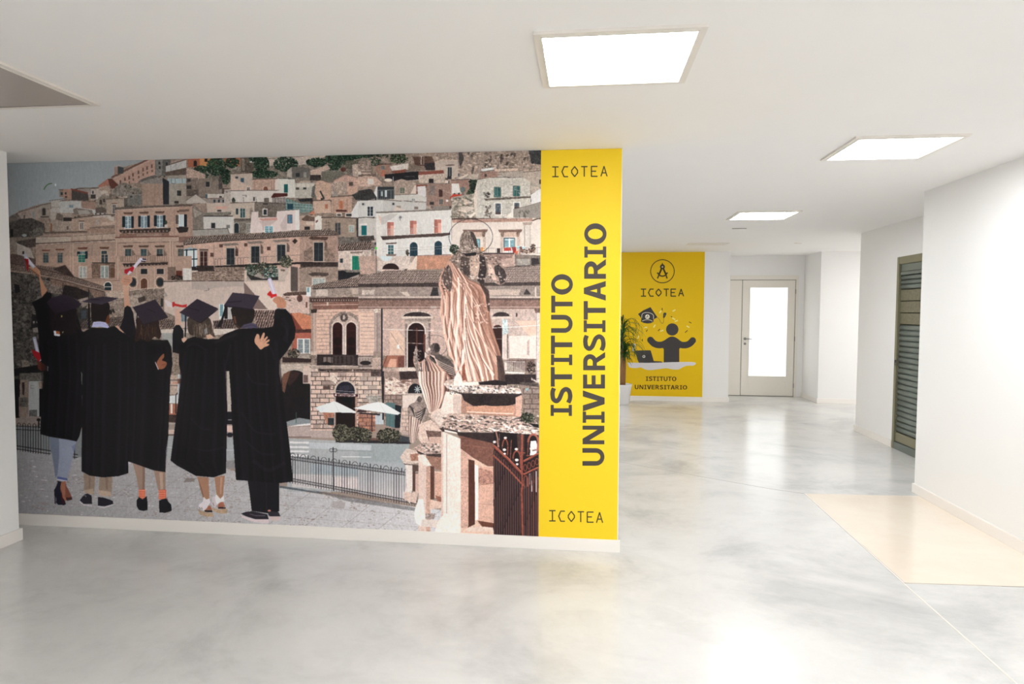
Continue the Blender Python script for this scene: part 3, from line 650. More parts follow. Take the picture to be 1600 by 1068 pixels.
    P((186, 156, 138), '1118,500 1262,498 1268,600 1130,606', .12); L((84, 68, 62), 6, '1112,500 1266,494'); R((170, 104, 78), 1216, 528, 1240, 566); R((60, 56, 56), 1180, 478, 1200, 492)
    P((176, 142, 124), '1268,468 1442,460 1440,600 1268,602', .16); L((88, 72, 66), 6, '1264,470 1444,458'); R((186, 112, 82), 1334, 500, 1368, 568, .1); L((120, 70, 54), 2, '1351,500 1351,566'); P((92, 52, 46), '1304,580 1320,572 1405,578 1395,592 1310,592', .2)
    for x in (1290, 1400): L((140, 110, 98), 3, [(x, 480), (x, 600)])
    P((196, 194, 192), '1430,605 1490,500 1600,496 1600,640 1432,640', .04); c.win(1572, 550, 1600, 622, (56, 64, 72), (206, 204, 202), 4); R((160, 156, 154), 1524, 516, 1546, 540); E((70, 70, 74), 1530, 530, 7, 7); L((90, 84, 84), 4, '1480,500 1600,494'); L((60, 58, 60), 3, '1500,600 1500,640')
    c.win(1318, 608, 1350, 628, (90, 84, 80), (210, 204, 198), 5, False); c.win(1392, 608, 1436, 628, (60, 58, 60), (210, 204, 198), 5, False)
    P((188, 184, 180), '202,632 458,628 458,772 205,765', .05); P((122, 116, 106), '212,600 424,592 424,618 216,624', .25); L((70, 62, 60), 6, '205,628 450,628'); c.win(268, 684, 302, 728, (44, 44, 48), (176, 172, 168), 3, False); R((120, 116, 114), 394, 700, 424, 728)
    P((122, 112, 104), '110,560 140,555 195,590 206,700 204,785 118,785', .2); P((150, 140, 130), '118,562 150,580 190,600 190,610 130,640', .15)
    P((118, 110, 100), '458,665 612,660 600,772 458,772', .4); c.arch(460, 686, 498, 768, (40, 50, 56), (170, 162, 152), 6); c.win(566, 690, 600, 764, (120, 116, 112), (176, 168, 160), 4); P((92, 82, 76), '455,655 612,648 610,664 458,668', .3)
    P((204, 188, 184), '606,592 662,590 662,640 812,636 816,585 1002,574 1006,742 820,758 590,768', .03)
    P((190, 136, 126), '660,650 820,640 818,660 700,668', .06); P((188, 168, 164), '664,668 820,660 700,750 690,700', .04); P((190, 172, 168), '840,700 880,640 900,600 900,742 860,750', .04)
    c.win(716, 712, 782, 764, (96, 146, 160), (214, 208, 206), 4); c.win(908, 620, 940, 686, (90, 132, 164), (70, 64, 66), 3, False); P((214, 202, 198), '970,580 1002,575 1006,742 968,744', .03); L((110, 100, 100), 4, '600,592 664,588'); L((110, 100, 100), 4, '812,586 1004,572')
    P((176, 150, 134), '1004,625 1130,620 1130,745 1008,745', .14); P((108, 84, 74), '1022,655 1060,618 1140,640 1130,668 1040,668', .35); R((56, 50, 50), 1046, 714, 1090, 742); R((190, 172, 158), 1060, 672, 1120, 700, .1)
    P((204, 198, 192), '1130,640 1160,622 1190,632 1190,742 1132,742', .05); P((120, 80, 66), '1138,670 1156,658 1158,672 1140,686')
    P((150, 130, 116), '1190,642 1490,640 1498,805 1330,800 1320,760 1190,745', .15); L((84, 70, 64), 8, '1186,640 1300,636 1496,646'); c.win(1302, 686, 1344, 782, (64, 66, 70), (140, 124, 112), 5); c.win(1418, 708, 1454, 756, (132, 150, 148), (176, 172, 160), 6); P((58, 54, 54), '1476,650 1496,650 1500,800 1480,800', .3); c.rows('1210,665 1260,662 1260,740 1210,740', (150, 130, 116), (138, 118, 106), 20)
    P((196, 192, 188), '1496,640 1600,640 1600,800 1500,800', .05); R((22, 104, 106), 1520, 706, 1560, 786, .12); L((104, 92, 88), 5, '1496,642 1600,640'); L((150, 140, 134), 4, '1500,662 1600,658'); R((176, 168, 162), 1508, 690, 1518, 790)
    P((152, 146, 140), '112,742 410,732 420,778 112,794', .12); L((84, 76, 72), 5, '110,742 405,730 420,775'); L((120, 110, 104), 3, '245,740 245,785')
    P((162, 132, 116), '0,545 112,542 116,800 0,800', .14); R((198, 204, 208), 0, 612, 42, 714); L((110, 130, 140), 4, '14,612 14,714 28,714 28,612'); R((28, 34, 44), 42, 612, 66, 716, .1); P((54, 46, 46), '0,715 80,722 70,760 0,768', .3); P((110, 86, 78), '0,575 90,570 80,590 0,592'); P((104, 86, 78), '0,528 112,530 112,545 0,548', .3); P((128, 96, 86), '0,800 120,795 60,840 0,850', .2)
    # tiled roof and long facade
    c.rows('36,838 120,800 560,776 1000,752 1260,735 1330,768 1325,784 1010,792 560,822 300,838 40,866', (150, 130, 120), (76, 64, 60), 16, 0, .5, .3, .6)
    L((84, 66, 60), 7, '38,868 300,840 1000,796 1326,784')
    P((190, 156, 140), '40,872 300,845 1000,800 1016,800 1016,1067 40,1067', .14); P((162, 132, 118), '1016,798 1326,788 1326,1010 1016,1005', .22)
    for x in (40, 290, 1010): L((152, 122, 108), 5, [(x, 870 if x < 300 else 805), (x, 1030)])
    R((196, 210, 216), 42, 900, 152, 1060, .05); P((140, 160, 176), '45,905 90,888 148,900 140,912 60,912'); L((24, 40, 48), 9, '64,905 64,1060'); L((24, 40, 48), 9, '124,900 124,1060'); L((24, 40, 48), 8, '36,985 152,980'); L((24, 40, 48), 8, '36,1056 152,1050'); L((24, 40, 48), 7, '40,912 150,905')
    c.win(178, 922, 234, 1050, (70, 38, 34), (150, 128, 118), 8, d=(176, 170, 166)); R((104, 84, 76), 170, 902, 246, 914, .1)
    for (x0, y0, x1, y1) in ((397, 896, 460, 1032), (602, 880, 668, 1016), (818, 866, 886, 1004), (1126, 848, 1200, 1002)):
        c.win(x0, y0, x1, y1, (44, 48, 54), (172, 158, 146), 9, d=(74, 82, 84))
        P((128, 112, 104), [(x0 - 36, y0 - 38), (x1 + 10, y0 - 46), (x1 + 40, y0 - 36), (x1 + 30, y0 - 26), (x0 - 20, y0 - 20)], .2); P((110, 88, 80), [(x1 + 12, y0 - 20), (x1 + 34, y0 + 4), (x1 + 34, y0 + 60), (x1 + 12, y0 + 60)], .2)
    for (x0, y0, x1, y1) in ((336, 860, 364, 888), (545, 852, 570, 880), (734, 882, 762, 912), (262, 934, 288, 964), (470, 900, 494, 960)): R((92, 62, 54), x0, y0, x1, y1, .3)
    P((64, 46, 42), '942,838 965,814 988,834 966,860', .2); P((90, 66, 58), '1080,812 1100,798 1240,800 1238,822 1220,830 1200,826 1100,822', .3)
    P((110, 92, 84), '1040,920 1110,880 1120,1000 1040,1000', .5, al=.6); P((110, 92, 84), '1210,880 1260,900 1300,960 1300,1005 1210,1005', .5, al=.5)
    c.rail(300, 985, 1010, 950, 64, 30, (84, 72, 70), 1.6); P((44, 38, 38), '296,1042 1012,1010 1012,1026 300,1062', .3)
    P((66, 54, 52), '1010,1006 1326,1010 1326,1045 1010,1050', .45); L((180, 160, 146), 4, '1010,1006 1326,1010')
    c.fol(895, 1005, 48, 52, (92, 92, 76), 60, (146, 142, 118)); c.fol(690, 1050, 130, 22, (50, 70, 54), 50, (110, 124, 104))
    # right of it
    c.rows('1326,862 1600,836 1600,902 1326,912', (156, 134, 122), (62, 50, 48), 17, 0, .5, .3, .5); L((70, 56, 52), 6, '1326,914 1600,902')
    P((192, 174, 164), '1326,918 1600,906 1600,1067 1326,1067', .22); c.speck(1526, 920, 1600, 1067, [(150, 132, 124), (206, 194, 186)], 60, 14, 7)
    R((24, 124, 100), 1443, 960, 1503, 1067, .1); L((16, 90, 74), 3, '1473,960 1473,1067'); P((130, 108, 98), '1424,926 1530,922 1526,936 1430,940', .2); R((206, 192, 182), 1428, 940, 1443, 1067, .1); R((206, 192, 182), 1504, 940, 1518, 1067, .1)
    c.win(1342, 980, 1364, 1018, (50, 58, 66), (190, 176, 166), 3, False); P((108, 100, 94), '1326,800 1500,805 1600,795 1600,836 1326,860', .35)
    # --- crop C
    c.at(560, 220)
    P((152, 132, 120), '410,85 1522,50 1522,240 1300,245 850,290 800,180 560,150', .3)
    for i in range(46):
        x = 830 + 680 * r.rand(); y = 70 + 150 * r.rand(); h = 20 + 60 * r.rand(); k = .4 + r.rand() * .5
        P((152 * k, 134 * k, 122 * k), [(x, y), (x + 10 + 12 * r.rand(), y + 8), (x + 4, y + h * .6), (x - 8, y + h), (x - 14, y + h * .5)], .5, al=.8)
    c.speck(640, 85, 1500, 240, [(196, 176, 160), (206, 188, 174), (120, 104, 96)], 170, 16, 7)
    P((64, 64, 66), '1415,70 1522,50 1522,200 1440,190', .6)
    P((70, 66, 66), '835,85 860,85 880,150 850,220 838,180', .4)
    c.fol(70, 110, 110, 26, (44, 62, 46), 60); c.fol(340, 150, 75, 40, (48, 74, 48), 60, (84, 110, 72)); c.fol(140, 175, 50, 40, (52, 76, 60), 30); c.fol(230, 120, 160, 20, (56, 62, 50), 40)
    P((150, 130, 118), '0,170 106,160 106,250 0,258', .4); P((112, 92, 82), '0,282 150,278 150,300 0,300', .3)
    P((150, 114, 98), '150,205 186,198 274,196 272,270 190,305 140,250', .14); L((70, 54, 48), 6, '146,206 190,196 276,194'); c.win(192, 210, 218, 240, (80, 84, 88), (160, 150, 140), 3); P((176, 100, 78), '194,246 222,246 222,300 194,296', .1)
    P((196, 186, 178), '262,214 420,186 410,240 280,250', .14); P((134, 76, 60), '270,258 398,236 390,270 300,272', .2)
    P((40, 38, 42), '218,282 420,262 500,256 502,322 300,342 225,315', .25); E((206, 196, 182), 250, 328, 34, 14); L((180, 180, 180), 5, '290,300 290,340'); L((90, 90, 92), 4, '380,300 465,296 465,312')
    P((96, 70, 60), '455,135 612,130 640,190 560,215 470,205', .3); P((56, 50, 52), '550,188 640,182 640,246 552,246', .4); L((200, 196, 190), 5, '525,130 522,200'); L((200, 196, 190), 4, '545,135 545,200'); P((120, 104, 92), '420,185 560,225 560,246 420,250', .3)
    P((178, 162, 150), '636,180 700,160 830,170 832,300 780,320 700,300 640,245', .1); c.win(744, 222, 778, 296, (56, 60, 66), (186, 176, 166), 6); P((120, 100, 92), '724,200 800,196 800,208 724,212', .2); R((52, 50, 54), 742, 296, 776, 320); L((196, 172, 156), 6, '636,180 700,158 832,166')
    P((138, 74, 62), '500,262 710,244 712,272 500,286', .14); P((180, 162, 148), '498,286 716,272 722,352 504,352', .22); R((50, 46, 48), 586, 318, 626, 352, .2)
    P((200, 184, 172), '722,328 750,330 748,356 724,354'); P((150, 116, 104), '776,328 922,324 922,432 850,432 776,400', .16); L((84, 68, 64), 5, '774,328 924,322')
    P((60, 58, 58), '924,330 990,325 985,400 930,412', .5); c.fol(958, 362, 36, 52, (40, 56, 44), 40, (76, 92, 70)); c.fol(935, 425, 26, 18, (46, 70, 48), 20)
    P((176, 160, 146), '916,280 1000,275 990,325 920,320', .2); P((200, 184, 168), '830,310 915,272 916,290 850,322', .1)
    P((146, 116, 104), '566,362 774,358 774,545 566,545', .18); R((124, 110, 104), 590, 372, 640, 455, .2); R((72, 48, 46), 672, 402, 700, 466, .1); L((180, 160, 148), 3, '640,385 770,440'); c.win(674, 488, 704, 528, (74, 76, 80), (160, 140, 128), 3); R((60, 56, 56), 594, 510, 628, 534, .2); R((206, 198, 192), 730, 490, 748, 510)
    P((130, 72, 60), '480,368 572,364 574,380 484,384'); P((196, 190, 190), '490,382 560,376 566,462 500,470', .06); L((150, 60, 60), 3, '488,384 492,470')
    P((202, 198, 194), '776,358 836,358 852,432 782,440', .05); P((196, 58, 44), '758,480 790,446 862,448 850,480', .08); R((92, 88, 92), 784, 486, 806, 514); R((206, 196, 190), 808, 486, 834, 514); E((96, 108, 104), 870, 408, 22, 24, .2)
    P((156, 136, 124), '290,340 360,318 480,352 484,452 300,452', .25); c.win(346, 392, 386, 438, (98, 104, 92), (170, 156, 144), 4); P((196, 180, 168), '430,452 470,372 484,370 480,452', .06)
    P((182, 152, 136), '0,310 60,290 140,300 200,350 180,372 0,380', .25); R((200, 192, 184), 76, 316, 128, 366, .06); R((150, 126, 112), 0, 380, 120, 412, .3)
    P((196, 194, 192), '112,480 152,380 165,380 160,485', .04); R((54, 58, 62), 160, 384, 298, 486, .15); L((150, 150, 150), 3, '160,412 298,410'); 
    for i in range(8): L((130, 132, 134), 3, [(170 + i * 17, 412), (170 + i * 17, 484)])
    R((176, 186, 190), 222, 410, 240, 470); R((150, 166, 170), 188, 420, 204, 460)
    P((60, 58, 58), '0,418 90,402 112,405 158,482 0,492', .35); L((120, 112, 108), 4, '0,416 90,400')
    P((186, 182, 176), '300,452 486,442 568,470 568,520 300,490', .06); L((110, 100, 94), 5, '300,452 486,444'); L((110, 100, 94), 5, '380,500 568,512'); c.win(448, 482, 472, 504, (120, 124, 124), (196, 192, 188), 3)
    P((190, 188, 184), '0,500 210,492 210,640 0,642', .04); P((180, 176, 172), '206,498 300,495 566,522 566,600 206,600', .05); L((90, 84, 82), 5, '0,498 210,490 360,505')
    c.win(76, 548, 122, 626, (48, 56, 66), (204, 202, 200), 5); R((170, 168, 166), 26, 514, 58, 540); E((66, 66, 70), 40, 528, 9, 9); R((170, 166, 164), 278, 510, 306, 540); E((60, 58, 60), 292, 526, 9, 10); R((150, 132, 118), 318, 540, 354, 572, .1); R((120, 104, 98), 466, 548, 498, 570, .1); P((196, 180, 170), '300,545 400,580 300,590')
    L((96, 90, 86), 6, '0,640 136,636'); P((186, 180, 174), '0,650 150,645 150,812 0,812', .06); R((20, 104, 108), 26, 706, 68, 786, .1); P((206, 200, 196), '14,690 78,688 78,706 14,706'); P((76, 68, 64), '0,795 130,790 136,830 0,835', .4)
    P((206, 200, 194), '150,612 192,606 220,1000 170,1000 150,950', .06); P((200, 196, 192), '190,606 776,570 778,955 420,962 200,1000', .05); L((120, 110, 104), 12, '150,598 450,586 776,570'); L((206, 202, 196), 5, '150,608 450,596 776,580')
    P((206, 180, 164), '165,620 240,660 190,700', .05); P((184, 178, 174), '192,640 270,606 330,610 230,690 192,700', .04)
    for (x0, y0, x1, y1) in ((240, 676, 296, 790), (428, 666, 486, 778), (633, 656, 690, 770)):
        c.arch(x0 - 8, y0 - 16, x1 + 8, y1, (214, 206, 200)); R((184, 112, 98), x0, y0, x1, y1, .08); R((216, 156, 138), (x0 + x1) / 2 + 2, y0 + 30, x1, y1, .05); P((150, 84, 74), [(x0, y0), (x0 + 24, y0), (x0 + 24, y1 - 50), (x0, y1)], .1, al=.5); c.rail(x0 - 30, y0 + 60, x1 + 40, y0 + 58, 55, 12, (186, 176, 170), 1.4)
    P((84, 66, 62), '186,796 450,784 764,766 764,784 700,796 440,808 240,824 205,828', .22)
    R((196, 192, 190), 330, 620, 376, 656, .05); E((120, 118, 120), 350, 638, 12, 12); L((60, 56, 56), 3, '345,655 352,664')
    for (x0, y0, x1, y1) in ((248, 868, 294, 945),): P((100, 80, 74), '228,852 320,846 316,858 240,864'); c.win(x0, y0, x1, y1, (54, 92, 98), (216, 210, 206), 8)
    P((130, 110, 100), '230,945 318,945 310,960 236,960', .1)
    for (x0, y0, x1, y1) in ((430, 845, 492, 960), (635, 835, 697, 950)): c.arch(x0 - 14, y0 - 16, x1 + 14, y1, (208, 202, 198)); c.arch(x0, y0, x1, y1, (38, 62, 76)); L((24, 40, 52), 3, [((x0 + x1) / 2, y0 + 8), ((x0 + x1) / 2, y1)])
    c.fol(410, 935, 12, 26, (90, 80, 70), 12, (130, 110, 100))
    for y in (890, 910): L((170, 160, 154), 2.5, [(200, y + 12), (760, y - 14)])
    P((196, 180, 170), '148,960 410,965 470,1067 148,1067', .25); L((96, 92, 92), 5, '148,900 152,1067'); E((60, 220, 70), 148, 895, 9, 9)
    P((226, 224, 224), '200,990 280,965 330,1000 300,1040 200,1040', .04)
    # wall behind statue head
    P((204, 190, 180), '778,660 1450,640 1522,660 1522,960 778,950', .05); P((170, 130, 116), '780,660 1450,642 1448,672 790,684', .25); L((84, 60, 54), 10, '780,652 1100,644 1450,638', n=.3)
    L((92, 70, 64), 10, '1450,665 1490,650 1522,648', n=.3); P((196, 184, 174), '1368,690 1440,684 1436,900 1384,900', .1); P((160, 140, 128), '1366,680 1450,676 1440,700 1376,704', .2); L((150, 130, 120), 3, '1384,710 1384,890'); L((150, 130, 120), 3, '1430,710 1430,890')
    P((150, 140, 126), '776,470 960,440 985,640 778,645', .4); c.speck(776, 480, 980, 640, [(200, 180, 166), (84, 78, 72), (120, 104, 94), (206, 196, 186), (96, 92, 80)], 120, 18, 9)
    P((196, 180, 168), '830,580 900,545 985,560 900,600', .15); P((216, 200, 190), '915,640 975,585 985,600 940,642', .06); R((200, 180, 160), 880, 488, 905, 530, .1)
    P((182, 176, 166), '962,470 992,322 1372,260 1432,340 1436,645 985,645', .16); P((200, 186, 174), '960,470 990,330 990,640 968,600', .1); L((96, 84, 78), 6, '990,324 1090,306 1372,300'); P((160, 146, 136), '1160,268 1372,250 1372,308 1230,300', .14); L((104, 92, 86), 4, '1195,290 1250,310 1372,302')
    P((170, 154, 142), '1372,255 1522,245 1522,390 1430,345 1372,300', .18); L((90, 78, 74), 5, '1372,262 1522,248'); R((60, 52, 52), 1506, 326, 1522, 360); P((150, 116, 104), '1010,262 1160,255 1160,300 1010,318', .2); R((70, 60, 58), 1050, 276, 1068, 300); P((200, 200, 200), '1020,235 1130,222 1135,240 1030,258', .12); L((96, 86, 82), 5, '1015,262 1240,228 1330,228'); P((190, 168, 152), '1130,238 1330,228 1330,250 1140,256', .2)
    P((150, 142, 130), '1436,345 1500,380 1522,395 1440,430', .2)
    for (x0, y0, x1, y1) in ((1132, 388, 1184, 468), (1290, 378, 1344, 460)): c.win(x0, y0, x1, y1, (40, 92, 92), (120, 116, 108), 4); L((100, 150, 146), 3, [(x0 + 8, y0 + 10), (x0 + 8, y1 - 8)])
    P((96, 84, 76), '1046,484 1250,470 1442,462 1438,476 1250,488 1060,500', .35)
    for (x0, y0, x1, y1) in ((1142, 522, 1186, 614), (1298, 518, 1342, 568)): c.win(x0, y0, x1, y1, (86, 96, 104), (206, 202, 198), 8, d=(60, 56, 60)); R((84, 68, 66), x0, y1 - 20, x1, y1, .1)
    c.speck(1020, 340, 1420, 640, [(150, 142, 132), (128, 120, 112), (206, 198, 188)], 120, 12, 4)
    c.speck(1040, 430, 1090, 470, [(60, 54, 52)], 20, 12, 8); c.speck(1060, 540, 1110, 640, [(96, 78, 70), (84, 74, 70)], 26, 10, 12)
    P((202, 198, 196), '1438,450 1500,405 1522,402 1522,530 1440,530', .04); L((110, 100, 96), 5, '1436,445 1498,403 1522,400'); P((176, 160, 148), '1436,375 1500,385 1522,398 1440,440', .2)
    P((142, 132, 124), '1290,575 1400,545 1522,512 1522,642 1220,640', .14); P((210, 200, 190), '1220,640 1285,582 1290,640', .05); L((110, 100, 94), 4, '1290,572 1400,545 1522,510'); c.speck(1320, 580, 1420, 630, [(96, 92, 86)], 16, 10, 14); R((206, 198, 190), 1275, 540, 1290, 640, .05)
    for (x0, x1) in ((870, 1078), (1165, 1365)):
        c.ped(x0, 742, x1, (122, 92, 82), 20); P((190, 160, 144), [(x0 + 20, 762), (x1 - 20, 760), (x1 - 26, 800), (x0 + 26, 800)], .14)
        for x in (x0 + 34, x1 - 34): c.B((130, 104, 92), [(x - 14, 762), (x + 14, 762), (x + 8, 800), (x - 2, 822), (x - 12, 790)], .4)
        R((188, 166, 152), x0 + 18, 800, x0 + 40, 930, .15); R((188, 166, 152), x1 - 42, 800, x1 - 18, 930, .15)
    c.win(1216, 814, 1300, 884, (112, 150, 160), (44, 56, 66), 5, False); L((226, 230, 230), 10, '1258,815 1258,940'); L((226, 228, 228), 6, '1222,824 1296,822'); R((206, 206, 204), 1222, 884, 1296, 936, .04)
    c.win(986, 822, 1010, 900, (120, 166, 176), (50, 66, 74), 4, False)
    c.fol(800, 905, 38, 40, (52, 66, 52), 50, (88, 104, 84))
    P((190, 60, 48), '1210,890 1270,888 1275,915 1215,918', .12); P((170, 48, 44), '1275,885 1312,884 1316,930 1290,935', .12); P((206, 96, 62), '1305,920 1330,918 1326,952 1308,950', .1); P((150, 200, 206), '1318,884 1340,872 1352,890 1338,905'); P((176, 210, 212), '1360,880 1392,882 1390,900 1362,900'); P((120, 60, 56), '1340,885 1360,880 1372,925 1350,930'); P((160, 130, 112), '1335,905 1352,905 1350,950 1335,950')
    P((220, 140, 70), '1018,890 1040,885 1042,920 1020,920', .1); P((230, 196, 160), '1040,885 1066,890 1062,915 1044,915', .1)
    c.rail(990, 895, 1520, 890, 48, 34, (120, 108, 104), 1.5); R((60, 52, 52), 1155, 895, 1180, 935, .3); c.fol(1455, 890, 18, 34, (80, 70, 60), 20, (140, 110, 90)); c.fol(1420, 920, 70, 18, (120, 86, 76), 30, (180, 140, 120))
    P((84, 68, 66), '985,935 1298,932 1298,946 985,950', .2)
    P((178, 142, 128), '488,958 776,950 776,1067 440,1067', .2); P((172, 108, 82), '490,1010 560,1030 640,1000 700,990 770,1010 770,1067 490,1067', .2); P((206, 184, 170), '412,1067 482,960 492,962 470,1067', .06); L((120, 96, 88), 5, '480,958 776,948')
    P((176, 146, 134), '985,950 1300,945 1300,1040 1150,1060 985,1067', .2); P((120, 92, 86), '1000,955 1290,950 1280,975 1180,990 1020,985', .4, al=.7); P((120, 106, 98), '1300,945 1522,955 1522,1035 1310,1042', .3); P((56, 48, 50), '1440,975 1500,980 1510,1030 1440,1035', .4); P((150, 140, 132), '1320,985 1430,985 1430,1035 1325,1038', .2); L((206, 186, 172), 6, '1298,945 1300,1042'); L((60, 48, 50), 6, '1300,1045 1520,1040')
    # --- crop E/F upper: roofs and facades between y 400 and 600
    c.at(280, 400)
    P((140, 118, 106), '0,95 560,90 560,210 0,215', .45); c.speck(40, 110, 540, 205, [(70, 54, 50), (186, 160, 146), (110, 80, 70)], 70, 22, 5)
    P((196, 180, 170), '36,115 150,105 160,130 60,140', .2); R((60, 50, 48), 100, 80, 290, 120, .4)
    R((196, 210, 216), 42, -15, 150, 95, .05); L((24, 40, 48), 9, '64,-15 64,95'); L((24, 40, 48), 9, '124,-15 124,95'); L((24, 40, 48), 8, '36,28 152,24'); L((24, 40, 48), 8, '36,98 152,90'); P((58, 48, 46), '150,98 280,95 300,125 160,128', .4)
    P((150, 124, 110), '0,0 38,0 38,215 0,215', .2); R((56, 46, 46), 0, 120, 22, 178); 
    c.fol(600, 120, 50, 52, (62, 78, 66), 70, (116, 134, 118)); c.fol(690, 100, 60, 50, (66, 72, 60), 60, (130, 128, 108)); c.fol(770, 145, 66, 60, (66, 92, 84), 80, (150, 178, 170)); c.fol(885, 45, 50, 46, (80, 84, 70), 50, (134, 132, 110)); P((54, 50, 50), '565,150 600,200 830,200 830,170 700,190', .4)
    R((196, 176, 162), 545, 120, 566, 205, .1); R((188, 170, 158), 826, 100, 930, 208, .08); P((120, 96, 84), '845,108 885,112 880,128 850,124', .2)
    P((188, 168, 158), '0,212 545,208 545,330 450,600 0,600', .06); L((74, 58, 54), 5, '0,210 270,206 545,208'); P((172, 156, 148), '0,216 545,212 545,250 300,262 230,285 0,268', .04); L((96, 84, 80), 3, '205,290 248,286 248,268')
    P((204, 182, 170), '545,206 880,204 935,85 935,320 865,330 860,450 620,450 545,330', .05); P((122, 100, 96), '540,214 605,290 740,444 620,440 545,320', .06); P((206, 186, 174), '560,214 700,214 860,330 860,440 745,444', .04); P((182, 162, 150), '550,204 885,198 885,212 550,212', .05)
    P((92, 80, 76), '930,85 990,95 1008,292 930,290', .12); R((170, 146, 132), 988, 100, 1004, 292, .15); P((150, 128, 116), '1004,92 1326,92 1326,290 1004,292', .25); c.win(1116, 188, 1212, 236, (150, 160, 160), (186, 176, 166), 10); P((84, 70, 66), '1076,150 1110,136 1240,138 1248,158 1220,168 1100,164', .35); L((84, 70, 66), 6, '1004,100 1080,88 1326,88')
    P((40, 40, 44), '1326,122 1470,118 1560,128 1400,190 1326,200', .3); P((120, 110, 104), '1370,120 1550,116 1545,134 1400,136', .4)
    P((192, 172, 160), '1326,0 1600,0 1600,165 1545,135 1530,110 1326,112', .2); R((24, 124, 100), 1443, 0, 1503, 114, .1); L((16, 90, 74), 3, '1473,0 1473,112'); R((206, 192, 182), 1428, 0, 1443, 116, .1); R((206, 192, 182), 1504, 0, 1518, 116, .1); c.win(1342, 22, 1364, 56, (50, 58, 66), (190, 176, 166), 3, False)
    # low houses and roofs behind the graduates
    c.rows('285,540 465,520 470,602 290,606', (120, 98, 92), (62, 50, 50), 20, 0, .5, .3, .3); P((196, 182, 172), '285,606 470,604 440,640 300,660', .1)
    c.rows('620,450 800,450 830,600 650,600', (160, 132, 122), (72, 56, 54), 20, 0, .5, .3, .35); 
    R((206, 210, 206), 332, 400, 440, 524, .05); R((112, 150, 158), 340, 402, 368, 500, .1); R((44, 34, 36), 378, 400, 404, 522, .1); R((176, 170, 168), 404, 400, 436, 522, .06)
    P((196, 168, 156), '866,322 1085,315 1085,480 930,475 866,440', .16); P((198, 120, 88), '925,478 1000,470 1100,500 1100,612 1010,612', .14); P((130, 62, 50), '912,480 935,478 1030,612 960,612', .15)
    c.rows('866,318 900,302 1085,296 1085,320 880,332', (120, 90, 80), (70, 54, 50), 12); E((96, 64, 58), 1006, 352, 24, 30, .5); c.speck(880, 340, 960, 370, [(80, 56, 50)], 14, 12, 5); R((110, 70, 60), 1055, 380, 1068, 430)
    P((80, 50, 46), '960,612 1100,608 1100,640 965,645', .3); P((170, 90, 72), '962,640 1100,636 1100,690 930,800 955,700', .12); c.win(992, 692, 1084, 806, (116, 126, 130), (214, 210, 206), 8); L((214, 210, 206), 14, '1038,690 1038,806'); P((150, 134, 124), '985,812 1086,808 1086,862 990,862', .3)
    c.fol(955, 810, 50, 38, (56, 56, 50), 50, (110, 100, 86)); P((60, 44, 44), '860,840 1100,856 1100,886 860,884', .3); L((206, 190, 178), 5, '830,905 1090,900')
    P((176, 160, 148), '830,905 1095,900 1095,1067 830,1067', .16); P((196, 170, 156), '1040,910 1095,905 1095,1060 1060,1020', .1)
    # main terrace building (right)
    c.rows('1115,240 1400,188 1600,165 1600,248 1115,268', (164, 142, 130), (80, 66, 62), 17, -.1, .5, .25, .8)
    P((150, 132, 122), '1110,272 1600,250 1600,345 1110,345', .3); L((56, 48, 50), 7, '1110,272 1600,252'); R((206, 214, 216), 1062, 258, 1098, 335, .1); R((110, 150, 158), 1066, 262, 1084, 300); P((194, 176, 166), '1140,280 1240,276 1240,330 1140,335', .15); P((180, 160, 148), '1440,270 1590,262 1580,310 1440,315', .15)
    P((84, 62, 58), '1085,348 1600,338 1600,378 1095,384', .35); 
    for i in range(26): P((196, 168, 152), [(1108 + i * 20, 362), (1118 + i * 20, 362), (1113 + i * 20, 378)], .1)
    P((134, 92, 80), '1110,386 1600,378 1600,440 1115,445', .25); L((196, 164, 148), 6, '1120,408 1600,400'); R((196, 176, 162), 1228, 384, 1244, 412)
    P((204, 168, 150), '1104,446 1600,440 1600,820 1104,825', .12)
    for i in range(12): L((122, 84, 76), 3, [(1150, 468 + i * 31), (1600, 464 + i * 31)], al=.8)
    for i in range(24): y = 470 + 31 * (i // 2); x = 1180 + 90 * r.rand() + (i % 2) * 300; L((140, 100, 90), 2.5, [(x, y), (x, y + 30)])
    R((176, 148, 134), 1106, 446, 1144, 800, .15); L((110, 88, 80), 4, '1110,470 1110,790'); L((206, 184, 168), 4, '1126,470 1126,790'); P((62, 50, 48), '1096,446 1150,440 1146,470 1104,476', .4); P((196, 172, 158), '1098,795 1150,790 1150,822 1098,822', .12)
    P((142, 120, 110), [(1252, 825)] + [(1384 + 134 * math.cos(math.radians(a)), 592 + 130 * math.sin(math.radians(a))) for a in range(180, 361, 10)] + [(1518, 825)], .4)
    P((184, 160, 148), [(1266, 825)] + [(1384 + 116 * math.cos(math.radians(a)), 600 + 110 * math.sin(math.radians(a))) for a in range(180, 361, 10)] + [(1502, 825)], .2)
    E((96, 80, 76), 1375, 512, 32, 36, .6); E((196, 176, 164), 1374, 510, 9, 20, .3); P((186, 164, 152), '1140,822 1280,815 1280,830 1140,835')
    for (x0, x1) in ((1281, 1361), (1394, 1474)): c.arch(x0, 552, x1, 905, (54, 24, 24), (200, 182, 172), 11, .25); L((90, 44, 38), 3, [(x0 + 8, 620), (x1 - 8, 620)]); E((36, 16, 18), (x0 + x1) / 2, 710, 32, 36); E((36, 16, 18), (x0 + x1) / 2, 790, 32, 36)
    R((196, 180, 170), 1361, 600, 1394, 915, .12); L((120, 100, 94), 3, '1377,600 1377,910')
    P((56, 46, 46), '1150,818 1600,822 1600,912 1150,908', .35)
    for i in range(8): L((180, 160, 150), 4, [(1208 + i * 10, 842), (1208 + i * 10, 886)])
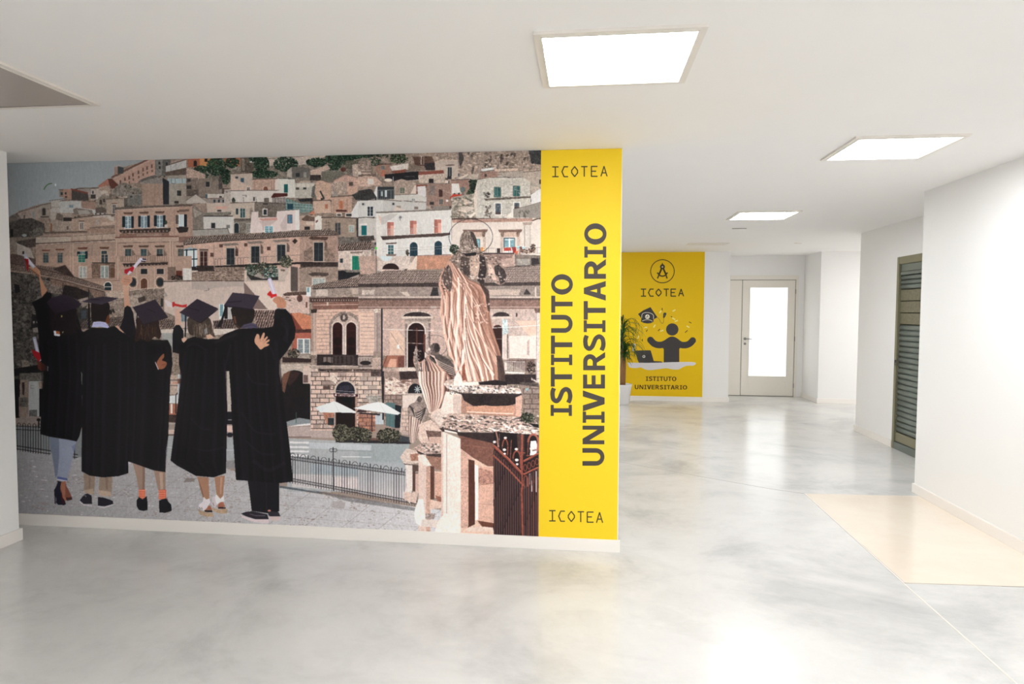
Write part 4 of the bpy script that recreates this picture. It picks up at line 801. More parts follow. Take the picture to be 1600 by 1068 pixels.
    E((38, 34, 36), 1225, 895, 40, 14); E((40, 34, 36), 1550, 890, 48, 16); c.rail(1285, 830, 1475, 832, 70, 22, (100, 84, 84), 1.5)
    P((160, 140, 130), '1088,912 1600,918 1600,938 1088,934', .2); L((210, 192, 180), 4, '1088,912 1600,918'); P((88, 72, 68), '1160,938 1600,940 1600,1000 1160,995', .5); P((190, 168, 156), '1095,938 1160,938 1155,990 1095,990', .2); c.speck(1165, 940, 1600, 998, [(40, 32, 34), (150, 120, 106)], 40, 18, 9); R((176, 150, 138), 1440, 940, 1452, 1000); L((60, 46, 44), 6, '1095,1000 1600,1008')
    # crop F background
    c.at(560, 400)
    P((176, 146, 132), '0,0 180,0 148,150 15,150', .2); L((90, 84, 84), 5, '148,0 150,150'); P((196, 178, 168), '160,0 440,0 410,100 340,130 200,130 160,120', .16); P((190, 200, 202), '170,0 290,0 260,40 210,40', .05); E((56, 38, 38), 270, 112, 70, 52); P((196, 172, 158), '200,108 345,112 340,135 200,132', .2)
    P((182, 128, 104), '485,0 800,0 740,108 480,112', .2); P((206, 186, 172), '405,115 480,0 492,0 485,112', .06)
    c.rows('0,172 230,122 350,118 700,128 700,222 0,232', (172, 150, 138), (96, 80, 76), 16, 0, .5, .25, .8)
    c.rows('1200,98 1522,78 1522,215 1040,218 1060,150', (176, 154, 144), (106, 88, 82), 14, 0, .5, .25, .9); P((176, 146, 134), '1150,40 1300,55 1300,85 1200,95', .2)
    P((72, 60, 58), '0,232 700,220 700,258 0,258', .35); P((72, 60, 58), '1040,222 1522,216 1522,246 1040,248', .3)
    P((146, 128, 120), '0,258 700,256 700,335 0,335', .25); P((140, 124, 116), '1040,250 1522,246 1522,335 1040,335', .25); P((60, 54, 56), '600,330 620,262 660,262 670,330', .5); P((66, 58, 58), '1375,320 1400,270 1440,320', .5); R((196, 180, 170), 1470, 258, 1482, 335)
    P((186, 170, 160), '30,285 140,280 130,320 30,322', .2); P((194, 178, 168), '350,300 410,298 430,330 400,335', .1); P((182, 160, 148), '1060,280 1350,276 1340,325 1060,328', .15)
    for xa, xb in ((0, 690), (1085, 1522)):
        R((192, 174, 164), xa, 336, xb, 350, .15); R((66, 52, 50), xa, 350, xb, 366, .35); R((134, 102, 92), xa, 366, xb, 442, .3); L((196, 170, 156), 5, [(xa, 424), (xb, 424)])
        for i in range(int((xb - xa) / 13)): P((186, 160, 146), [(xa + i * 13, 352), (xa + 8 + i * 13, 352), (xa + 4 + i * 13, 364)])
    R((180, 160, 150), 600, 415, 650, 435); P((186, 156, 144), '0,440 690,440 740,830 0,830', .2); P((184, 160, 150), '1085,440 1522,440 1522,860 1100,860', .18)
    P((210, 176, 158), '0,460 132,460 132,822 0,822', .1)
    for i in range(12): L((140, 100, 92), 3, [(20, 470 + i * 31), (132, 471 + i * 31)], al=.8)
    for i in range(26): E((130, 106, 98), 6, 550 + i * 10, 5, 3)
    R((160, 138, 130), 132, 440, 186, 800, .15); L((206, 184, 172), 4, '142,460 142,790'); L((110, 88, 82), 3, '158,460 158,790'); P((190, 172, 160), '118,440 188,436 180,470 128,472', .35); P((150, 128, 118), '125,795 186,795 186,830 125,830', .2)
    P((206, 172, 152), '262,620 330,612 385,680 385,822 265,822', .1); L((120, 92, 86), 2.5, '270,640 385,810'); P((222, 212, 206), '322,742 340,732 345,770 325,772'); P((160, 100, 80), '235,828 422,825 415,925 205,925 205,880', .2); P((120, 72, 62), '330,835 410,830 410,925 330,925', .3); P((206, 150, 126), '265,855 318,855 318,925 240,925', .1); L((90, 64, 60), 5, '240,830 190,960')
    for ox, flip in ((490, 0), (1190, 1)):
        w = 135 if not flip else 92
        P((186, 166, 154), [(ox - w, 512)] + [(ox + w * math.cos(math.radians(a)), 512 + 62 * math.sin(math.radians(a))) for a in range(180, 361, 12)] + [(ox + w, 515)], .3)
        P((62, 50, 50), [(ox - w + 22, 500)] + [(ox + (w - 22) * math.cos(math.radians(a)), 502 + 36 * math.sin(math.radians(a))) for a in range(180, 361, 12)] + [(ox + w - 22, 502)], .4)
        P((200, 182, 170), [(ox - w, 506), (ox + w, 504), (ox + w - 8, 520), (ox - w + 8, 522)], .1)
    P((150, 130, 120), '385,522 605,518 602,560 385,560', .3); R((176, 154, 144), 384, 545, 606, 925, .2); R((130, 108, 102), 392, 560, 408, 920, .4); R((130, 108, 102), 584, 560, 600, 850, .5); c.arch(414, 556, 552, 932, (48, 28, 28), (200, 186, 176), 12, .25)
    L((96, 54, 46), 12, '486,600 486,900'); L((200, 186, 176), 4, '400,722 550,730'); R((36, 22, 24), 425, 745, 475, 860, .2); R((36, 22, 24), 498, 745, 545, 860, .2); R((110, 60, 48), 545, 650, 560, 800, .2)
    c.arch(1120, 572, 1200, 900, (62, 36, 34)); R((206, 192, 184), 1196, 570, 1212, 850, .1); P((178, 190, 190), '1198,520 1240,530 1250,640 1200,660', .3); R((206, 186, 176), 1216, 650, 1238, 950, .12); R((120, 104, 98), 1236, 650, 1248, 850, .5)
    P((214, 196, 186), '1255,665 1480,660 1480,855 1260,850', .06); P((150, 120, 112), '1405,710 1425,690 1425,830 1405,820', .3, al=.6); P((214, 176, 156), '1310,540 1515,535 1515,655 1425,670', .1); L((120, 100, 92), 5, '1255,856 1515,858'); E((70, 54, 52), 1318, 490, 7, 18)
    R((200, 184, 176), 1480, 440, 1515, 1067, .15); L((120, 100, 94), 4, '1484,470 1484,1067'); P((110, 88, 82), '1465,440 1522,436 1522,470 1475,474', .4)
    L((214, 208, 204), 4, '190,608 400,615 690,624'); L((206, 210, 208), 5, '1110,598 1300,590 1520,575'); L((190, 180, 176), 2.5, '1150,690 1300,685 1520,655')
    P((84, 62, 58), '180,940 420,930 460,985 455,1067 180,1067', .35); P((204, 186, 174), '325,930 470,925 480,955 330,962', .12); P((52, 40, 42), '340,962 480,958 500,1010 345,1010', .35); P((176, 150, 138), '195,935 330,930 330,1000 210,1000', .25)
    P((120, 104, 98), '0,830 130,830 130,930 0,930', .3); c.rail(0, 845, 120, 846, 60, 10, (200, 180, 168), 3); E((48, 38, 40), 60, 890, 46, 18); P((176, 150, 138), '115,845 188,845 188,940 115,940', .25); L((206, 190, 180), 5, '0,932 120,930'); P((96, 78, 74), '0,940 190,945 190,1000 0,1000', .5); R((190, 170, 158), 0, 1000, 188, 1067, .2)
    P((110, 84, 78), '1215,860 1470,862 1460,900 1400,960 1215,880', .3, al=.7); c.rail(1222, 875, 1385, 880, 92, 16, (206, 198, 194), 2.5); P((206, 198, 194), '1220,960 1390,968 1380,982 1225,975', .1); c.fol(1440, 930, 34, 50, (70, 52, 50), 30, (110, 90, 84)); P((56, 44, 46), '1215,985 1480,985 1480,1067 1215,1067', .4); P((200, 186, 178), '1440,1010 1515,1060 1515,1067 1440,1030')
    L((52, 44, 50), 13, '196,440 196,1067')

def paint_front(c):
    """lower part of the printed photograph: street, statues, graduates"""
    P, R, L, E, S, B = c.P, c.R, c.L, c.E, c.S, c.B
    r = c.rng
    # ---------------- left: rough wall, roofs, palazzo base (crop D)
    c.at(0, 400)
    P((168, 138, 122), '300,0 1600,0 1600,300 300,300', .12)
    for x, g in ((384, (66, 80, 84)), (502, (66, 80, 84))): c.win(x - 18, -10, x + 20, 54, g, (140, 122, 110), 6, d=(120, 130, 130))
    c.win(656, -10, 712, 50, (46, 112, 98), (170, 156, 144), 5); R((32, 44, 52), 712, -10, 734, 20, .1); c.win(848, -10, 900, 52, (52, 64, 68), (176, 160, 146), 6)
    P((116, 92, 80), '765,66 960,58 960,180 770,182', .35); R((56, 48, 46), 770, 52, 962, 62, .2)
    c.win(666, 90, 720, 178, (150, 156, 152), (182, 170, 160), 8, d=(206, 206, 200)); c.win(845, 84, 904, 180, (130, 140, 138), (186, 178, 168), 6, d=(214, 214, 208)); R((110, 76, 60), 928, 100, 960, 178, .2)
    for y in (190, 205): L((116, 90, 80), 4, [(640, y), (1000, y - 2)])
    c.arch(874, 218, 930, 284, (40, 50, 56), (206, 200, 192), 8); L((206, 200, 192), 6, '870,256 934,256')
    for x in (590, 612, 985, 1420, 1445): L((186, 162, 146), 6, [(x, 0), (x, 200)])
    P((60, 48, 46), '1024,62 1402,50 1400,72 1040,90', .3)
    for i in range(12): E((150, 120, 106), 1050 + i * 30, 84 - i * .7, 7, 9)
    R((44, 46, 48), 1044, 108, 1090, 136, .1)
    for x in (1175, 1310): c.win(x, 106, x + 54, 150, (44, 46, 52), (176, 150, 134), 8, False); 
    for x in (1110, 1336):
        E((196, 172, 156), x, 218, 44, 52, .1); E((120, 96, 84), x, 218, 36, 44, .1); E((40, 48, 54), x, 218, 28, 34, .1)
    c.arch(1176, 186, 1230, 294, (104, 62, 46), (184, 158, 142), 8); L((60, 40, 34), 3, '1203,190 1203,290')
    for x in (1142, 1260, 1290): L((188, 164, 148), 5, [(x, 95), (x, 290)])
    c.rail(1010, 0, 1400, 0, 45, 42, (96, 76, 70), 1.6)
    R((120, 98, 86), 1400, 90, 1466, 280, .2); c.win(1468, 122, 1520, 180, (110, 52, 40), (150, 132, 120), 4, False); c.fol(1480, 186, 50, 26, (44, 40, 38), 34, (70, 64, 56)); R((196, 190, 184), 1524, 100, 1600, 200, .1); R((172, 150, 136), 1366, 200, 1600, 214, .1)
    P((188, 168, 158), '1366,216 1600,212 1600,560 1370,460', .06); L((74, 58, 54), 6, '1366,212 1600,206'); P((150, 140, 134), '1366,280 1400,330 1380,340')
    P((172, 152, 138), '882,296 1042,285 1042,350 900,345', .25); P((124, 108, 98), '1042,285 1370,270 1372,520 1042,520', .45); L((190, 172, 158), 6, '1080,288 1160,276 1240,268 1366,262'); P((156, 140, 128), '1080,330 1180,320 1290,470 1180,600 1100,560', .3); P((70, 58, 54), '1150,350 1210,330 1220,370 1160,390', .4)
    c.arch(1340, 350, 1362, 420, (60, 54, 52)); P((150, 132, 120), '905,480 1040,340 1050,355 930,490', .2); P((136, 120, 110), '905,360 1035,350 1000,480 905,440', .4); c.fol(935, 460, 20, 22, (40, 38, 34), 12, (60, 56, 50))
    c.rows('640,560 700,512 780,505 800,600 650,610', (110, 98, 92), (56, 46, 46), 15, 0, .5, .3, .6)
    c.rows('905,515 1050,500 1050,600 905,590', (128, 110, 100), (64, 52, 50), 15, 0, .5, .3, .6); c.rows('1330,520 1460,530 1450,606 1340,604', (150, 126, 114), (66, 54, 52), 16, 0, .5, .3, .5)
    P((188, 176, 166), '1340,610 1600,606 1600,640 1340,640', .1); P((150, 150, 148), '1350,640 1450,640 1450,790 1350,720', .08); L((120, 120, 120), 5, '1355,690 1400,700 1445,780')
    c.win(1508, 470, 1560, 540, (90, 120, 136), (150, 146, 140), 6)
    # rough wall
    P((78, 73, 69), '70,130 240,155 420,190 870,290 880,330 740,380 690,520 640,620 360,900 360,1067 90,1067', .55)
    c.speck(75, 150, 420, 940, [(122, 114, 108), (46, 42, 42), (58, 54, 54), (104, 96, 90), (92, 84, 76)], 330, 20, 15)
    P((110, 98, 90), '330,190 520,225 530,320 420,310 340,260', .5); P((120, 96, 84), '410,180 520,190 740,270 740,330 600,280 440,240', .35); P((46, 40, 40), '540,240 640,260 740,300 730,400 600,340 520,330', .4); P((130, 104, 92), '745,270 875,292 870,345 790,350 755,300', .25)
    P((96, 88, 82), '75,180 120,160 170,220 150,300 90,260', .4); P((40, 38, 40), '120,230 165,240 170,300 130,310', .4); P((44, 40, 42), '270,480 330,500 320,620 260,600', .4); P((128, 118, 112), '275,600 330,590 325,640 280,640', .2); R((150, 140, 132), 276, 540, 292, 566); R((150, 140, 132), 306, 540, 318, 562)
    for y in (560, 640): L((50, 44, 44), 5, [(260, y), (340, y)])
    P((60, 56, 56), '640,480 700,430 745,440 740,520 660,560', .3); P((66, 72, 78), '680,450 725,450 720,520 684,520', .2); P((134, 120, 110), '655,360 740,340 742,400 690,430', .3)
    P((120, 108, 100), '180,860 240,870 260,930 190,940', .3); P((36, 32, 34), '95,940 360,900 360,990 95,1000', .45); R((30, 28, 30), 92, 1030, 170, 1067)
    P((98, 92, 86), '165,975 360,968 360,1035 170,1040', .35); R((128, 106, 98), 170, 1035, 240, 1067, .15); R((148, 150, 150), 244, 1040, 370, 1067, .05)
    L((36, 32, 34), 5, '740,268 742,400'); L((36, 30, 32), 18, '744,400 746,600'); L((40, 34, 34), 4, '528,225 530,320')
    # tiled lean-to roof over rough wall
    c.rows('68,62 320,78 470,92 660,190 870,262 882,292 640,232 400,168 68,112', (142, 122, 112), (90, 72, 66), 14, .15, .5, .3, .5)
    L((76, 60, 56), 6, '68,60 260,85 640,180 870,256'); L((150, 128, 116), 7, '70,118 300,150 560,205 880,290'); L((70, 56, 52), 4, '70,130 300,160 560,216 875,300')
    P((70, 56, 52), '440,108 545,76 632,184 560,160', .25); L((110, 92, 84), 4, '440,104 545,74 632,184')
    # ---------------- street level left (crop G)
    c.at(0, 580)
    R((22, 20, 22), 92, 60, 168, 388, .2); L((90, 88, 88), 3, '95,66 168,62'); P((98, 92, 86), '165,15 372,10 375,70 165,72', .35); P((132, 112, 102), '172,70 240,70 238,375 160,375 160,215 175,205', .2); P((60, 46, 46), '186,90 208,90 206,200 190,190', .3); P((90, 84, 78), '165,215 235,215 235,300 165,290', .35)
    P((152, 154, 154), '244,82 375,85 372,372 242,372', .05); P((90, 90, 88), '245,322 312,318 312,372 245,372', .3); L((90, 92, 92), 2, '260,115 288,115 288,140 260,140 260,115'); R((26, 26, 30), 330, 145, 375, 375); P((140, 120, 108), '320,85 375,82 375,140 330,140', .2)
    P((134, 118, 112), '104,388 400,372 700,372 700,470 104,452', .12); P((118, 122, 124), '104,450 700,460 700,760 104,650', .06)
    P((164, 146, 138), '640,370 700,370 700,490 640,470', .1)
    # pavement
    P((148, 146, 148), '110,648 330,660 640,712 700,720 1060,700 1600,740 1600,1400 120,1300', .1, g=(164, 162, 165))
    c.at(0, 0, 1)
    P((138, 136, 140), '4,700 120,714 260,700 455,765 640,790 845,815 850,850 4,850', .08, g=(206, 202, 204), horiz=True)
    joint = (132, 122, 120)
    for i in range(16):
        x = 20 + i * 60; L(joint, .8, [(x, 850), (x + 95, 776), (x + 150, 740)], al=.55)
    for y in (722, 738, 755, 770, 788, 806, 820): L(joint, .7, [(20, y - 6), (300, y + 8), (600, y + 30), (845, y + 50)], al=.45)
    c.speck(24, 715, 640, 835, [(140, 128, 126), (150, 138, 134), (196, 192, 196), (186, 182, 186), (130, 118, 116)], 900, 3.2, .9)
    c.speck(240, 770, 460, 800, [(150, 132, 126), (140, 122, 116)], 110, 2.6, .8)
    for (x, y) in ((120, 748), (190, 770), (230, 800), (330, 810), (480, 812), (520, 770), (560, 790), (450, 825), (590, 830), (60, 790), (300, 742), (360, 752)):
        c.speck(x - 14, y - 6, x + 16, y + 7, [(140, 118, 112), (126, 106, 100)], 26, 2.2, .8)
    P((126, 116, 114), '287,753 292,746 306,747 303,752'); P((150, 142, 142), '420,733 440,735 436,742 416,740', .1); P((162, 154, 154), '520,782 540,784 538,794 518,792', .1)
    # ---------------- middle street (crops H, I)
    c.at(280, 580)
    P((176, 156, 144), '380,0 830,0 830,100 380,100', .15)
    P((176, 160, 150), '830,-10 1100,-10 1100,400 830,400', .18); P((196, 176, 164), '830,-20 960,-30 1095,-20 1095,20 1020,-40', .1)
    P((36, 31, 33), [(852, 420)] + [(962 + 112 * math.cos(math.radians(a)), 85 + 95 * math.sin(math.radians(a))) for a in range(180, 361, 12)] + [(1092, 110), (1092, 410), (900, 440)], .2)
    P((116, 78, 62), '852,60 872,20 930,-6 990,5 940,30 900,90 880,180 858,160', .12); P((60, 42, 40), '930,-6 1010,10 980,60 920,120 900,90', .15)
    R((196, 174, 162), 1032, -30, 1100, 100, .1); R((110, 84, 80), 1036, 30, 1074, 92, .3)
    P((128, 134, 138), '890,420 1000,385 1092,400 1092,440 900,452', .1); L((60, 100, 84), 6, '975,340 975,430'); P((206, 200, 200), '1000,440 1095,430 1095,448 900,460', .05); P((172, 152, 146), '896,462 1600,450 1600,560 905,545', .1); L((120, 96, 92), 6, '905,545 1100,545')
    P((158, 160, 163), '900,555 1600,590 1600,1000 900,1000', .05); c.at(560, 580); P((146, 153, 156), '0,598 430,600 400,760 0,790', .05); c.at(280, 580)
    for y in (582, 620, 655, 690): P((200, 198, 200), [(920, y), (1082, y + 3), (1082, y + 20), (920, y + 16)], .03)
    P((172, 176, 180), '1085,590 1600,610 1600,660 1085,640', .04); L((214, 212, 212), 5, '1350,708 1600,712'); L((120, 124, 128), 8, '1300,655 1600,662', al=.5)
    P((150, 160, 168), '1100,770 1600,800 1600,860 1100,850', .06); P((186, 180, 180), '940,850 1600,880 1600,1010 940,960', .06); P((204, 190, 188), '1300,880 1600,900 1600,980 1300,960', .05)
    # masonry
    P((200, 172, 158), '1098,0 1600,0 1600,490 1098,490', .14); c.bricks((1100, 6, 1600, 480), (76, 58, 54), 72, 36, 4.5)
    P((176, 104, 82), '1500,400 1600,390 1600,490 1500,490', .3); P((170, 110, 88), '1195,340 1290,345 1290,460 1230,440', .25); R((96, 72, 66), 1200, 120, 1262, 150, .4)
    P((206, 186, 174), '1290,10 1330,60 1300,110 1240,60', .2); 
    for a in range(200, 345, 18): L((96, 76, 70), 4, [(1385 + 92 * math.cos(math.radians(a)), 170 + 92 * math.sin(math.radians(a))), (1385 + 150 * math.cos(math.radians(a)), 170 + 150 * math.sin(math.radians(a)))])
    c.arch(1306, 84, 1464, 200, (40, 38, 50), (190, 172, 158), 14); P((66, 64, 76), '1340,120 1440,115 1446,150 1330,160', .3, al=.6); L((130, 130, 136), 5, '1310,160 1462,170')
    R((36, 24, 26), 1306, 205, 1466, 468, .2); R((160, 142, 132), 1292, 205, 1306, 468, .1); R((170, 130, 112), 1466, 205, 1482, 468, .2); P((20, 22, 26), '1320,215 1450,215 1430,290 1380,260', .1)
    P((70, 34, 40), '1284,182 1492,190 1490,212 1294,210', .1); L((196, 184, 178), 4, '1286,180 1492,188'); E((200, 190, 186), 1306, 196, 9, 9); E((200, 190, 186), 1462, 200, 9, 8)
    for i, g in enumerate('CAFFETTERIA'):
        c.letter(g, (214, 204, 200), 1328 + i * 11.5, 190 + i * .6, 8.5, 15, 2.4)
    R((52, 56, 60), 1240, 386, 1290, 446, .3); L((180, 176, 170), 2.5, '1236,384 1294,386 1294,450'); L((90, 60, 50), 4, '1306,345 1306,480')
    c.at(560, 580)
    R((200, 176, 162), 0, 40, 192, 250, .12); c.bricks((0, 44, 192, 250), (76, 58, 54), 68, 36, 4.5); P((150, 140, 132), '60,200 192,200 192,300 100,280', .35)
    P((178, 120, 98), '0,350 140,350 140,500 0,500', .2); c.bricks((0, 352, 140, 500), (88, 56, 50), 60, 34, 5); L((60, 34, 36), 8, '112,350 112,500'); R((170, 178, 184), 142, 350, 210, 440, .08); P((40, 34, 40), '0,340 60,345 180,352 180,366 20,352', .2)
    P((150, 124, 114), '215,0 520,0 520,200 370,200 370,480 215,480', .25); P((64, 50, 50), '340,0 500,0 500,60 350,70', .4); P((206, 180, 166), '225,60 300,50 380,100 440,60 450,180 300,190 225,190', .35); c.speck(220, 60, 440, 190, [(120, 84, 74), (220, 200, 190), (96, 70, 64)], 50, 24, 7)
    E((36, 32, 38), 472, 175, 58, 74); R((180, 160, 150), 400, 182, 530, 210, .1)
    for a in range(0, 360, 45): L((160, 168, 166), 9, [(492, 150), (492 + 26 * math.cos(math.radians(a)), 150 + 30 * math.sin(math.radians(a)))], al=.9)
    c.bricks((216, 200, 365, 420), (100, 78, 72), 50, 34, 4)
    L((46, 40, 46), 15, '205,0 207,400'); P((38, 40, 46), '300,275 372,290 378,470 300,470', .2); P((84, 112, 114), '230,256 306,262 305,470 230,450', .08); L((60, 84, 88), 4, '232,300 304,304'); L((60, 84, 88), 3, '262,305 262,460')
    P((196, 170, 156), '360,290 440,290 440,500 345,500', .14); c.bricks((362, 300, 425, 500), (110, 84, 76), 46, 32, 4); R((206, 188, 178), 368, 198, 520, 300, .05); P((176, 150, 142), '345,500 430,500 425,530 330,520', .1); P((66, 68, 74), '300,520 440,550 440,600 300,590', .15)
    # bushes and planters
    P((50, 46, 50), '-180,560 20,560 440,590 436,604 -190,590', .2); P((110, 78, 70), '-180,545 340,560 340,578 -180,568', .3)
    for (x, y, rx, ry) in ((-140, 510, 75, 72), (30, 530, 80, 60), (255, 535, 100, 62), (-80, 540, 60, 30), (-20, 500, 60, 40)):
        c.fol(x, y, rx, ry, (58, 56, 50), int(rx * ry / 20), (128, 124, 102))
    c.fol(-250, 0, 1, 1, (60, 60, 50), 1)
    c.at(280, 580)
    P((226, 228, 228), '1134,300 1268,256 1290,248 1325,258 1478,336 1470,346 1330,342 1180,342', .02, g=(206, 210, 210)); P((190, 196, 198), '1134,300 1290,250 1180,342', .02, al=.6); L((150, 150, 150), 2, '1290,252 1335,342')
    P((226, 228, 228), '1452,306 1600,264 1660,254 1700,262 1846,346 1822,362 1560,322', .02, g=(206, 210, 210)); L((150, 150, 150), 2, '1668,256 1720,345')
    P((60, 44, 48), '1490,318 1560,326 1560,340 1480,338')
    # fence right
    c.at(280, 580)
    c.at(560, 580); P((150, 156, 160), '0,740 398,760 398,1090 0,1010', .04, g=(196, 186, 186)); c.at(280, 580)
    FC = (58, 53, 58)
    def top(x): return 682 + (x - 940) * .137
    def bot(x): return 925 + (x - 940) * .188
    x = 925
    i = 0
    while x < 2068:
        L(FC, 3.6, [(x, top(x) + (14 if i % 2 else 26)), (x, bot(x) + 6)])
        if i % 4 == 0:
            c.ring(FC, x + 22, top(x) + 24, 22, 24, 4, 180, 360, 12)
        if i % 4 == 3: L(FC, 8, [(x, top(x) - 2), (x, top(x) + 26)])
        x += 21.6; i += 1
    for dy in (26, 52): L(FC, 5, [(925, top(925) + dy), (2068, top(2068) + dy)])
    for dy in (-48, -26): L(FC, 5, [(835, bot(835) + dy + 14), (2068, bot(2068) + dy + 8)])
    x = 930
    while x < 2066: c.ring(FC, x + 10, top(x) + 40, 6, 9, 2.5, 0, 360, 8); c.ring(FC, x + 10, bot(x) - 24, 6, 8, 2.5, 0, 360, 8); x += 21.6
    L(FC, 8, [(1284, 660), (1286, 990)]); c.ring(FC, 1268, 655, 14, 14, 4); c.ring(FC, 1300, 655, 14, 14, 4); L(FC, 6, '1284,630 1284,700')
    P((90, 96, 104), '836,950 940,965 1200,1010 1190,1018 836,968', .2); P((96, 92, 96), '1100,985 2060,1150 2060,1175 1400,1080', .3, al=.6)
    # fence left
    c.at(0, 580)
    def lt(x): return 440 + (x - 105) * .05
    def lb(x): return 640 + (x - 110) * .145
    x = 108; i = 0
    while x < 640:
        if x < 420 or x > 610:
            L((34, 28, 30), 4, [(x, lt(x)), (x, lb(x) + 14)])
            if i % 2 == 0 and x < 340: c.ring((34, 28, 30), x + 10, lt(x) + 8, 14, 22, 3.5, 190, 350, 8)
        x += 21.5; i += 1
    for y in (12, 40): L((40, 32, 34), 5, [(105, lt(105) + y), (345, lt(345) + y)])
    for y in (-26, 0): L((40, 32, 34), 6, [(112, lb(112) + y), (425, lb(425) + y)]); L((40, 32, 34), 6, [(612, lb(612) + y), (650, lb(650) + y)])
    L((30, 28, 30), 9, '325,400 325,470'); E((30, 28, 30), 325, 402, 16, 12)
    # ---------------- strip between graduates
    P((178, 154, 140), '1400,30 1530,30 1530,190 1400,190', .2); L((70, 52, 50), 5, '1405,72 1530,72'); L((90, 66, 62), 5, '1405,118 1530,118'); E((190, 140, 116), 1465, 95, 30, 10, .2); P((194, 198, 200), '1400,205 1520,190 1515,268 1400,262', .02); P((162, 96, 74), '1400,268 1500,268 1500,360 1400,360', .2); L((40, 36, 40), 9, '1468,350 1468,195 1505,155'); R((206, 196, 190), 1425, 270, 1440, 350)
    P((66, 52, 48), '1400,360 1500,360 1480,420 1400,420', .3); L((180, 176, 176), 5, '1405,434 1470,434'); L((150, 146, 146), 4, '1425,436 1425,480 1460,480 1460,436'); P((196, 170, 160), '1400,485 1470,485 1460,520 1400,520', .05); L((50, 44, 46), 6, '1400,528 1460,528'); P((152, 156, 158), '1390,535 1470,535 1430,720 1375,715', .04); L((200, 200, 200), 4, '1385,632 1440,630')
    c.at(280, 580)
    P((178, 168, 158), '384,55 425,60 440,330 395,330', .12); L((90, 80, 76), 4, '388,125 430,125'); P((36, 36, 42), '395,336 446,336 446,440 395,440', .1); L((180, 176, 170), 4, '410,402 446,402'); P((204, 172, 164), '398,450 452,450 452,505 398,505', .05); E((40, 40, 52), 425, 528, 24, 20); P((150, 152, 156), '390,550 460,550 470,760 380,760', .05); L((206, 206, 206), 3, '395,655 455,655'); P((132, 128, 130), '390,740 470,740 475,805 390,805', .1)
    P((176, 180, 182), '-10,20 30,30 0,300 -10,200', .1); P((120, 80, 70), '-10,60 26,60 24,100 -10,100')
    # ---------------- statues
    DK, MD, LT, OR = (72, 62, 60), (150, 112, 98), (232, 206, 192), (206, 154, 130)
    c.at(560, 580)     # rear small draped figure
    B((146, 126, 118), '505,205 530,208 535,235 550,265 572,300 565,370 530,430 505,500 490,560 460,600 430,590 418,500 420,400 408,330 425,280 470,255 488,230', .4)
    E((96, 84, 80), 510, 232, 19, 25, .5)
    for i in range(6): S((62, 54, 54), 7, [(425 + i * 6, 285 + i * 4), (470 + i * 4, 345 + i * 16), (520, 330 + i * 18), (562 - i * 2, 300 + i * 10)]); S((206, 186, 174), 4, [(430 + i * 6, 292 + i * 4), (472 + i * 4, 354 + i * 16), (520, 340 + i * 18), (560 - i * 2, 308 + i * 10)])
    c.drape('418,370 470,380 530,420 510,500 490,560 460,600 430,590 418,500', '418,370 418,500 430,600', '540,370 525,430 505,500 480,600', [(90, 68, 62), (160, 128, 116), (214, 188, 174), (236, 216, 206)], 6, 9, wob=.05)
    c.at(560, 400)     # middle saint
    c.ring((74, 62, 64), 640, 745, 102, 88, 3)
    B((176, 138, 124), '478,755 492,780 492,850 515,880 570,838 600,815 660,815 720,850 790,885 812,930 815,1000 760,1010 765,1100 740,1180 700,1250 650,1300 600,1270 560,1180 530,1080 500,1020 480,940 458,880 462,820', .25)
    P((92, 80, 76), '600,815 670,812 760,860 812,930 812,1002 700,950 640,900 590,850', .35)
    for i in range(5): S((210, 182, 168), 5, [(600 + i * 8, 822 + i * 2), (680, 880 + i * 14), (800, 935 + i * 14)]); S((44, 36, 38), 6, [(596 + i * 8, 830 + i * 4), (676, 890 + i * 14), (796, 944 + i * 14)])
    c.drape('560,840 600,870 660,900 720,950 790,1010 765,1100 740,1180 700,1250 650,1300 600,1270 560,1180 530,1080 500,1000 520,900', '560,840 522,880 500,1000 530,1080 560,1180 605,1290', '600,840 680,890 740,950 790,1010 765,1100 740,1180 700,1250 650,1300',
            [(86, 62, 58), (150, 104, 88), (200, 156, 138), (228, 200, 186), (242, 222, 212)], 8, 5, wob=.05, shade=lambda u, v: np.where(u > .8, .75, 1) * (.8 + .3 * v))
    S((60, 58, 66), 8, '556,850 570,900 582,960'); S((60, 58, 66), 7, '520,890 530,960 540,1010')
    S((130, 116, 108), 24, '480,800 484,880 500,960 520,1040', w2=20); L((150, 136, 128), 10, '480,750 482,830', w2=16); c.speck(460, 760, 520, 980, [(84, 72, 68), (196, 180, 170)], 40, 8, 8)
    E((98, 84, 80), 640, 768, 40, 46, .6); E((60, 50, 50), 655, 765, 24, 38, .5); R((110, 92, 86), 600, 800, 672, 822, .3); E((206, 190, 180), 590, 775, 12, 14)
    # pedestals
    c.at(560, 580)
    P((196, 162, 148), '500,0 720,0 740,200 690,300 590,345 540,200 500,80', .2)
    c.drape('500,0 735,0 740,120 735,200 690,300 590,345 540,200 505,90', '500,-60 520,100 555,220 592,345', '770,-60 742,100 735,200 690,300 650,345',
            [(86, 62, 58), (150, 104, 88), (200, 156, 138), (228, 200, 186), (242, 222, 212)], 8, 5, wob=.05, shade=lambda u, v: np.where(u > .8, .75, 1))
    P((214, 186, 172), '590,345 700,300 760,250 780,380 700,400', .15)
    P((198, 176, 164), '348,712 400,640 500,660 500,760 430,775 380,765', .16); P((160, 110, 90), '430,690 500,680 500,740 440,745', .25); P((92, 70, 64), '375,765 500,780 500,830 455,830', .2)
    P((212, 196, 188), '392,775 450,780 452,960 430,1100 380,1040 400,960', .1); R((90, 62, 56), 452, 830, 474, 995, .1); R((196, 160, 144), 474, 850, 500, 1010, .1); P((200, 172, 158), '380,1000 440,1010 500,990 480,1100 380,1067', .15)
